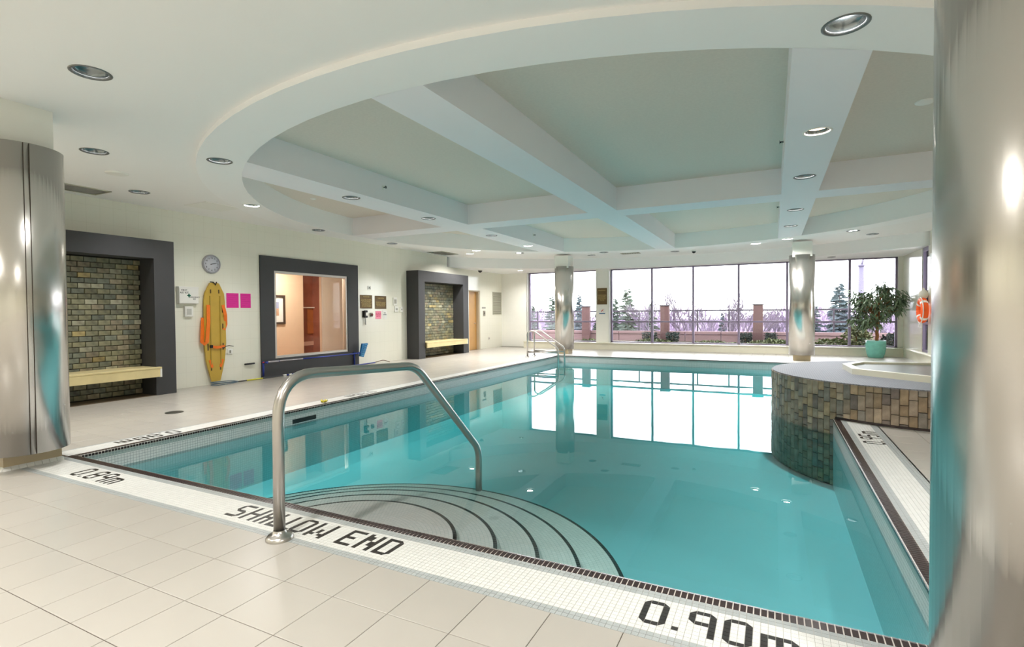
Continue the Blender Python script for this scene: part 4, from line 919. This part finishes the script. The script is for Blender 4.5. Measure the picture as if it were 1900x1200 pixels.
# ---------------------------------------------------------------- life ring on the right wall
lr = thing('life_ring', 'orange life ring with white rope hanging on the right wall by the narrow window', 'life ring', (XR-.12, 17.05, 1.1))
ly, lz, lxx = 17.05, 1.43, XR-.13
def torus_x(cx, cy, cz, R_, r_, a0=0, a1=2*PI, n=40, m_=12):
    return MB().tube([(cx, cy+R_*math.cos(a0+(a1-a0)*k/n), cz+R_*math.sin(a0+(a1-a0)*k/n)) for k in range(n+1)], r_, m_)
obj('ring', torus_x(lxx, ly, lz, .25, .085), mat('orange_life_ring', (250, 96, 16), .5), lr)
for k in range(4):
    a = PI/4+k*PI/2; obj('band', torus_x(lxx, ly, lz, .25, .088, a-.12, a+.12, 4, 14), M_white, lr)
obj('rope', torus_x(lxx-.05, ly, lz, .34, .012, 0, 2*PI, 30, 6), M_white, lr); obj('rope_tail', MB().tube([(lxx-.06, 17.0, 1.12), (lxx-.08, 17.05, 1.0), (lxx-.04, 16.9, .98)], .01, 6), M_white, lr)
obj('hook', MB().tube([(XR, ly, lz+.2), (lxx-.02, ly, lz+.2)], .02, 8), M_grey, lr)
t = thing('rope_bag', 'whitish bundle hanging above the orange life ring', 'bag', (XR-.08, 17.05, 1.75)); m = MB().lathe([(.02, 1.72), (.08, 1.76), (.11, 1.84), (.09, 1.92), (.03, 1.97), (.015, 2.02)], (XR-.11, 17.03), 14); obj('bag_body', m, mat('off_white_canvas', (216, 210, 196), .9, bump=.4), t)
t = thing('sign', 'pale sheet sign on the right wall above the life ring', 'sign', (XR, 16.7, 2.05)); obj('sheet', MB().box(XR-.006, XR, 16.4, 16.9, 2.0, 2.9), M_white, t)
lns = MB()
for k in range(6): lns.box(XR-.008, XR-.006, 16.45, 16.85, 2.2+k*.11, 2.205+k*.11)
obj('print_lines', lns, M_grey, t)

# ---------------------------------------------------------------- outdoors
terr = MB(); terr.box(-30, 30, YF+.3, 25.2, -.4, .1); struct('ground_terrace', terr, mat('terrace_mulch', (104, 98, 86), .95, noise=.15, nscale=3))
gr2 = MB(); gr2.box(-120, 120, 25.2, 160, -4.6, -4.5); struct('ground_beyond', gr2, mat('winter_grass', (128, 116, 120), .95, noise=.1, nscale=.3))
M_pinkc = mat('mauve_pink_concrete', (138, 112, 114), .8, noise=.06, nscale=3); M_cap = mat('grey_cap', (96, 90, 96), .6)
pw = thing('planter_wall', 'low mauve pink planter wall running behind the far windows', 'wall', (-3, 24.3, .1))
xx = -14
while xx < 9:
    obj('wall_block', MB().bbox(xx+.01, xx+1.49, 24.3, 24.45, .1, .42, .01), M_pinkc, pw); obj('coping_block', MB().bbox(xx+.01, xx+1.49, 24.27, 24.48, .43, .56, .01), M_pinkc, pw); xx += 1.5
M_brown = mat('reddish_brown_pillar', (98, 70, 70), .7, noise=.06)
for k, (px_, lb) in enumerate([(-8.06, 'reddish terrace pillar seen beside the far left column'), (-4.34, 'reddish terrace pillar in the middle of the window view'), (-.54, 'reddish terrace pillar just left of the far right column')]):
    t = thing('pillar', lb, 'pillar', (px_, 24.5, .1)); obj('shaft', MB().bbox(px_-.19, px_+.19, 24.02, 24.26, .1, 1.7, .015), M_brown, t)
    obj('cap', MB().bbox(px_-.22, px_+.22, 23.99, 24.265, 1.7, 1.75, .01), M_cap, t)
M_rpost = mat('dark_mauve_rail', (62, 54, 68), .5); M_bglass = glass_mat('balustrade_glass', 1.4, (.9, .88, .93, 1))
bl = thing('balustrade', 'glass terrace balustrade with dark posts and a flat top rail', 'railing', (-2.5, 24.9, .1))
obj('top_rail', MB().box(-14, 9, 24.86, 24.94, 1.45, 1.52), M_rpost, bl)
for k in range(18):
    x = -13.6+k*1.32; obj('post', MB().box(x-.03, x+.03, 24.87, 24.93, .1, 1.46), M_rpost, bl); obj('pane', MB().box(x+.06, x+1.26, 24.895, 24.905, .35, 1.42), M_bglass, bl)
def foliage(name, label, cx, cy, z0, z1, rx, ry, n, m, L_=(.08, .14), group=None, box=False):
    r_ = random.Random(int(abs(cx*100)+abs(cy*7))); f_ = MB()
    for k in range(n):
        if box: p = Vector((cx+r_.uniform(-rx, rx), cy+r_.uniform(-ry, ry), r_.uniform(z0, z1)))
        else:
            a, b = r_.uniform(0, 2*PI), r_.uniform(0, 1)**.5; zz = r_.uniform(0, 1); k_ = math.sqrt(max(0, 1-zz**2))
            p = Vector((cx+rx*k_*b*math.cos(a), cy+ry*k_*b*math.sin(a), z0+(z1-z0)*zz))
        d = Vector((r_.gauss(0, 1), r_.gauss(0, 1), r_.gauss(.3, .7))).normalized(); l = r_.uniform(*L_); s = d.cross(Vector((r_.uniform(-1, 1), r_.uniform(-1, 1), .3))).normalized()*l*.35
        f_.add([p, p+d*l*.5+s, p+d*l, p+d*l*.5-s], [(0, 1, 2, 3)])
    t = thing(name, label, 'shrub', (cx, cy, z0), group); obj('foliage', f_, m, t, kind='stuff'); obj('stem', MB().tube([(cx, cy, .1), (cx, cy, z0+(z1-z0)*.6)], .02, 5), M_bark, t)
M_ivy = mat('yellow_green_ivy', (92, 100, 62), .7, vary=.35); M_box = mat('dark_hedge_leaf', (40, 50, 44), .7, vary=.3); M_yel = mat('variegated_leaf', (108, 112, 76), .7, vary=.35)
for k, (cx, cy, z0, z1, rx, ry, n, m, lb) in enumerate([(-4.3, 21.3, .1, .3, 1.0, .5, 700, M_ivy, 'low ivy strip under the second window pane from the pier'),
        (-2.0, 21.3, .1, .26, 1.3, .5, 800, M_ivy, 'low ivy strip under the middle window panes'), (.0, 21.3, .1, .36, 1.0, .5, 700, M_ivy, 'low ivy strip beside the far right column'),
        (1.9, 21.2, .1, .42, .9, .5, 700, M_ivy, 'low ivy strip right of the far right column'), (2.6, 21.4, .1, .85, .55, .4, 900, M_yel, 'bushy variegated shrub behind the potted ficus'),
        (3.6, 21.5, .1, .6, .4, .4, 500, M_box, 'small dark shrub at the right end of the far windows'), (-6.9, 21.4, .1, .25, .8, .4, 400, M_ivy, 'low ivy strip behind the far left column')]):
    foliage('shrub', lb, cx, cy, z0, z1, rx, ry, n, m, group='shrubs outside the far windows')
for cx, rx, lb in ((-4.95, .32, 'dark clipped box hedge left of the middle pillar'), (-3.95, .26, 'dark clipped box hedge right of the middle pillar'), (-1.0, .24, 'dark clipped box hedge left of the right hand pillar'), (-.05, .2, 'dark clipped box hedge right of the right hand pillar')):
    foliage('hedge', lb, cx, 23.75, .12, .52, rx, .16, 700, M_box, (.05, .09), 'clipped hedges beside the pillars', True)
# trees
def conifer(x, y, zt, w_, label, m, seed, tiers=16, zb=-4.5):
    r_ = random.Random(seed); t = thing('conifer', label, 'tree', (x, y, zb), 'evergreens beyond the terrace'); n = MB(); H = zt-zb
    for k in range(tiers*14):
        f_ = (k/(tiers*14.0))**.8; z = zt-.2-f_*(H-1.0); R_ = w_*(.1+.9*f_)*r_.uniform(.7, 1.1); a = r_.uniform(0, 2*PI)
        p = Vector((x, y, z)); e_ = p+Vector((math.cos(a)*R_, math.sin(a)*R_, -.12*R_+r_.uniform(-.05, .12)*R_))
        n.add([p, (p+e_)/2+Vector((0, 0, .05)), e_, (p+e_)/2-Vector((0, 0, .08))], [(0, 1, 2, 3)])
        for q_ in range(9):
            u = (q_+1)/9; c = p.lerp(e_, u); side = Vector((-math.sin(a), math.cos(a), 0)); l = R_*.34*(1.15-u)+.12
            for sg in (-1, 1):
                tip = c+side*sg*l*r_.uniform(.7, 1.1)+Vector((math.cos(a), math.sin(a), 0))*l*.5+Vector((0, 0, r_.uniform(-.1, .22)*l)); wv = Vector((0, 0, .05+.1*l))
                n.add([c, (c+tip)/2+wv, tip, (c+tip)/2-wv], [(0, 1, 2, 3)])
    obj('needles', n, m, t, kind='stuff'); obj('trunk', MB().tube([(x, y, zb), (x, y, zt)], [.16, .02], 6), M_tr, t)
M_tr = mat('grey_trunk', (80, 70, 74), .8)
M_con = mat('blue_green_needles', (78, 92, 96), .8, vary=.3); M_con2 = mat('grey_green_needles', (86, 100, 86), .8, vary=.3)
conifer(4.9, 50, 3.75, 2.5, 'tall pointed spruce right of the far right column', M_con, 1, 18)
conifer(3.3, 52, 1.95, 1.4, 'short spruce beside the far right column', M_con, 2, 10)
conifer(-17.4, 50, 3.3, 1.4, 'narrow spruce between the far left column and the pier', M_con, 3, 14)
conifer(-12.5, 50, 3.8, 2.6, 'broad pine in the window right of the pier', M_con2, 4, 15)
conifer(-14.3, 52, 2.9, 1.9, 'smaller pine crowding the left of the broad pine', M_con2, 5, 12)
conifer(-10.9, 53, 2.4, 1.7, 'low pine crowding the right of the broad pine', M_con2, 6, 12)
conifer(-20.4, 50, 3.2, 1.9, 'pine just left of the far left column', M_con2, 8, 12)
conifer(-22.6, 50, 2.3, 1.6, 'low pine at the left end of the far windows', M_con2, 9, 12)
conifer(-16.1, 52, 2.1, 1.1, 'small pine just left of the pier', M_con2, 10, 10)
conifer(-4.8, 60, 1.4, 1.0, 'small dark spruce left of the right hand pillar', M_con, 11, 9)
def bare_tree(x, y, zt, label, seed, spread=1.0, zb=-4.5, depth=5):
    r_ = random.Random(seed); t = thing('bare_tree', label, 'tree', (x, y, zb), 'leafless trees beyond the terrace'); m = MB(); H = zt-zb
    def grow(p, d, l, r, k):
        q_ = p+d*l; m.tube([p, (p+q_)/2+Vector((r_.gauss(0, .03), r_.gauss(0, .03), 0))*l, q_], [r, r*.85, r*.7], 4, False)
        if k == 0: return
        for i in range(3 if k > 1 else 4):
            a = r_.uniform(0, 2*PI); s = r_.uniform(.3, .65)*spread; nd = (d+Vector((math.cos(a)*s, math.sin(a)*s, .15))).normalized()
            grow(q_ if i else p.lerp(q_, .7), nd, l*r_.uniform(.62, .8), r*.6, k-1)
    grow(Vector((x, y, zb)), Vector((0, 0, 1)), H*.31, .16, depth)
    obj('branches', m, M_bare, t)
M_bare = mat('pale_mauve_bark', (104, 94, 106), .8)
for x, y, zt, lb, sd in [(-9.6, 48, 3.9, 'bare tree left of the middle pillar', 21), (-7.4, 50, 3.7, 'bare tree right of the middle pillar', 22), (-3.8, 52, 3.7, 'bare tree in the middle of the far windows', 23),
                         (-5.8, 56, 3.0, 'slender bare tree near the window centre', 24), (-1.2, 58, 2.6, 'small bare tree behind the right hand pillar', 25), (-21.0, 58, 4.0, 'bare tree showing above the pines at the far left', 26),
                         (-8.4, 58, 3.6, 'thin bare tree behind the middle pillar', 27), (.8, 60, 2.0, 'low bare tree beside the far right column', 28), (-2.6, 50, 2.7, 'bare tree left of the right hand pillar', 29), (7.6, 55, 1.6, 'low bare tree behind the potted ficus', 30)]:
    bare_tree(x, y, zt, lb, sd, 1.0)
hz = MB(); r_ = random.Random(3)
for k in range(5200):
    x = r_.uniform(-52, 30); y = r_.uniform(70, 78); z = r_.uniform(-4.5, .9+.5*math.sin(x*.35)+.3*math.sin(x*1.1)); l = r_.uniform(.5, 1.1); a = r_.uniform(-.7, .7)
    hz.add([(x, y, z), (x+l*math.sin(a)+.06, y, z+l), (x+l*math.sin(a)+.16, y+.05, z+l), (x+.16, y, z)], [(0, 1, 2, 3)])
tagged(obj('thicket', hz, mat('mauve_winter_thicket', (134, 118, 138), .9, vary=.12), kind='stuff'), 'hazy mauve band of leafless thicket beyond the terrace', 'thicket')
hl = MB(); n_ = 40
for k in range(n_):
    xa, xb_ = -110+5*k, -105+5*k; za, zb_ = [.1+.5*math.sin(q_*.05)+.25*math.sin(q_*.17) for q_ in (xa, xb_)]
    hl.add([(xa, 120, -4.6), (xb_, 120, -4.6), (xb_, 124, zb_), (xa, 124, za), (xa, 150, -4.6), (xb_, 150, -4.6)], [(0, 1, 2, 3), (3, 2, 5, 4)])
struct('haze_ridge', hl, mat('mauve_haze', (132, 120, 136), .95))  # added ridge, its mauve colour stands for distant haze
lp_ = thing('street_lamp', 'grey mauve lamp post rising behind the potted ficus', 'lamp post', (6.37, 50, -4.5))
M_post = mat('grey_mauve_post', (96, 90, 110), .5)
obj('post', MB().tube([(6.4, 50, -4.5), (6.37, 50, 5.0)], [.3, .19], 10), M_post, lp_); obj('lamp_arm', MB().tube([(6.37, 50, 5.0), (6.5, 50, 5.5), (6.85, 50, 6.6)], [.09, .07, .04], 6), M_post, lp_); obj('collar', MB().tube([(6.37, 50, 4.95), (6.37, 50, 5.1)], .24, 10), M_post, lp_)

# ---------------------------------------------------------------- unseen lamp added to light the corridor
cl = thing('added_ceiling_lamp', 'unseen round ceiling lamp added in the corridor behind the viewing window', 'light', (-11.4, 9.6, 3.0)); m = MB().lathe([(.16, 2.995), (.15, 2.96), (.001, 2.955)], (-11.4, 9.6), 24); obj('lens', m, M_on, cl)
l = bpy.data.lights.new('corridor_fill_light', 'AREA'); l.shape = 'DISK'; l.size = .5; l.energy = 30; l.color = (1, .92, .82); lo = bpy.data.objects.new('corridor_fill_light', l); C.objects.link(lo); lo.parent = cl; lo.location = (0, 0, -.06)

# ---------------------------------------------------------------- scale the whole place to metres
for o in list(C.objects):
    if o.parent is None and o.type != 'CAMERA':
        o.location = o.location*SC; o.scale = o.scale*SC
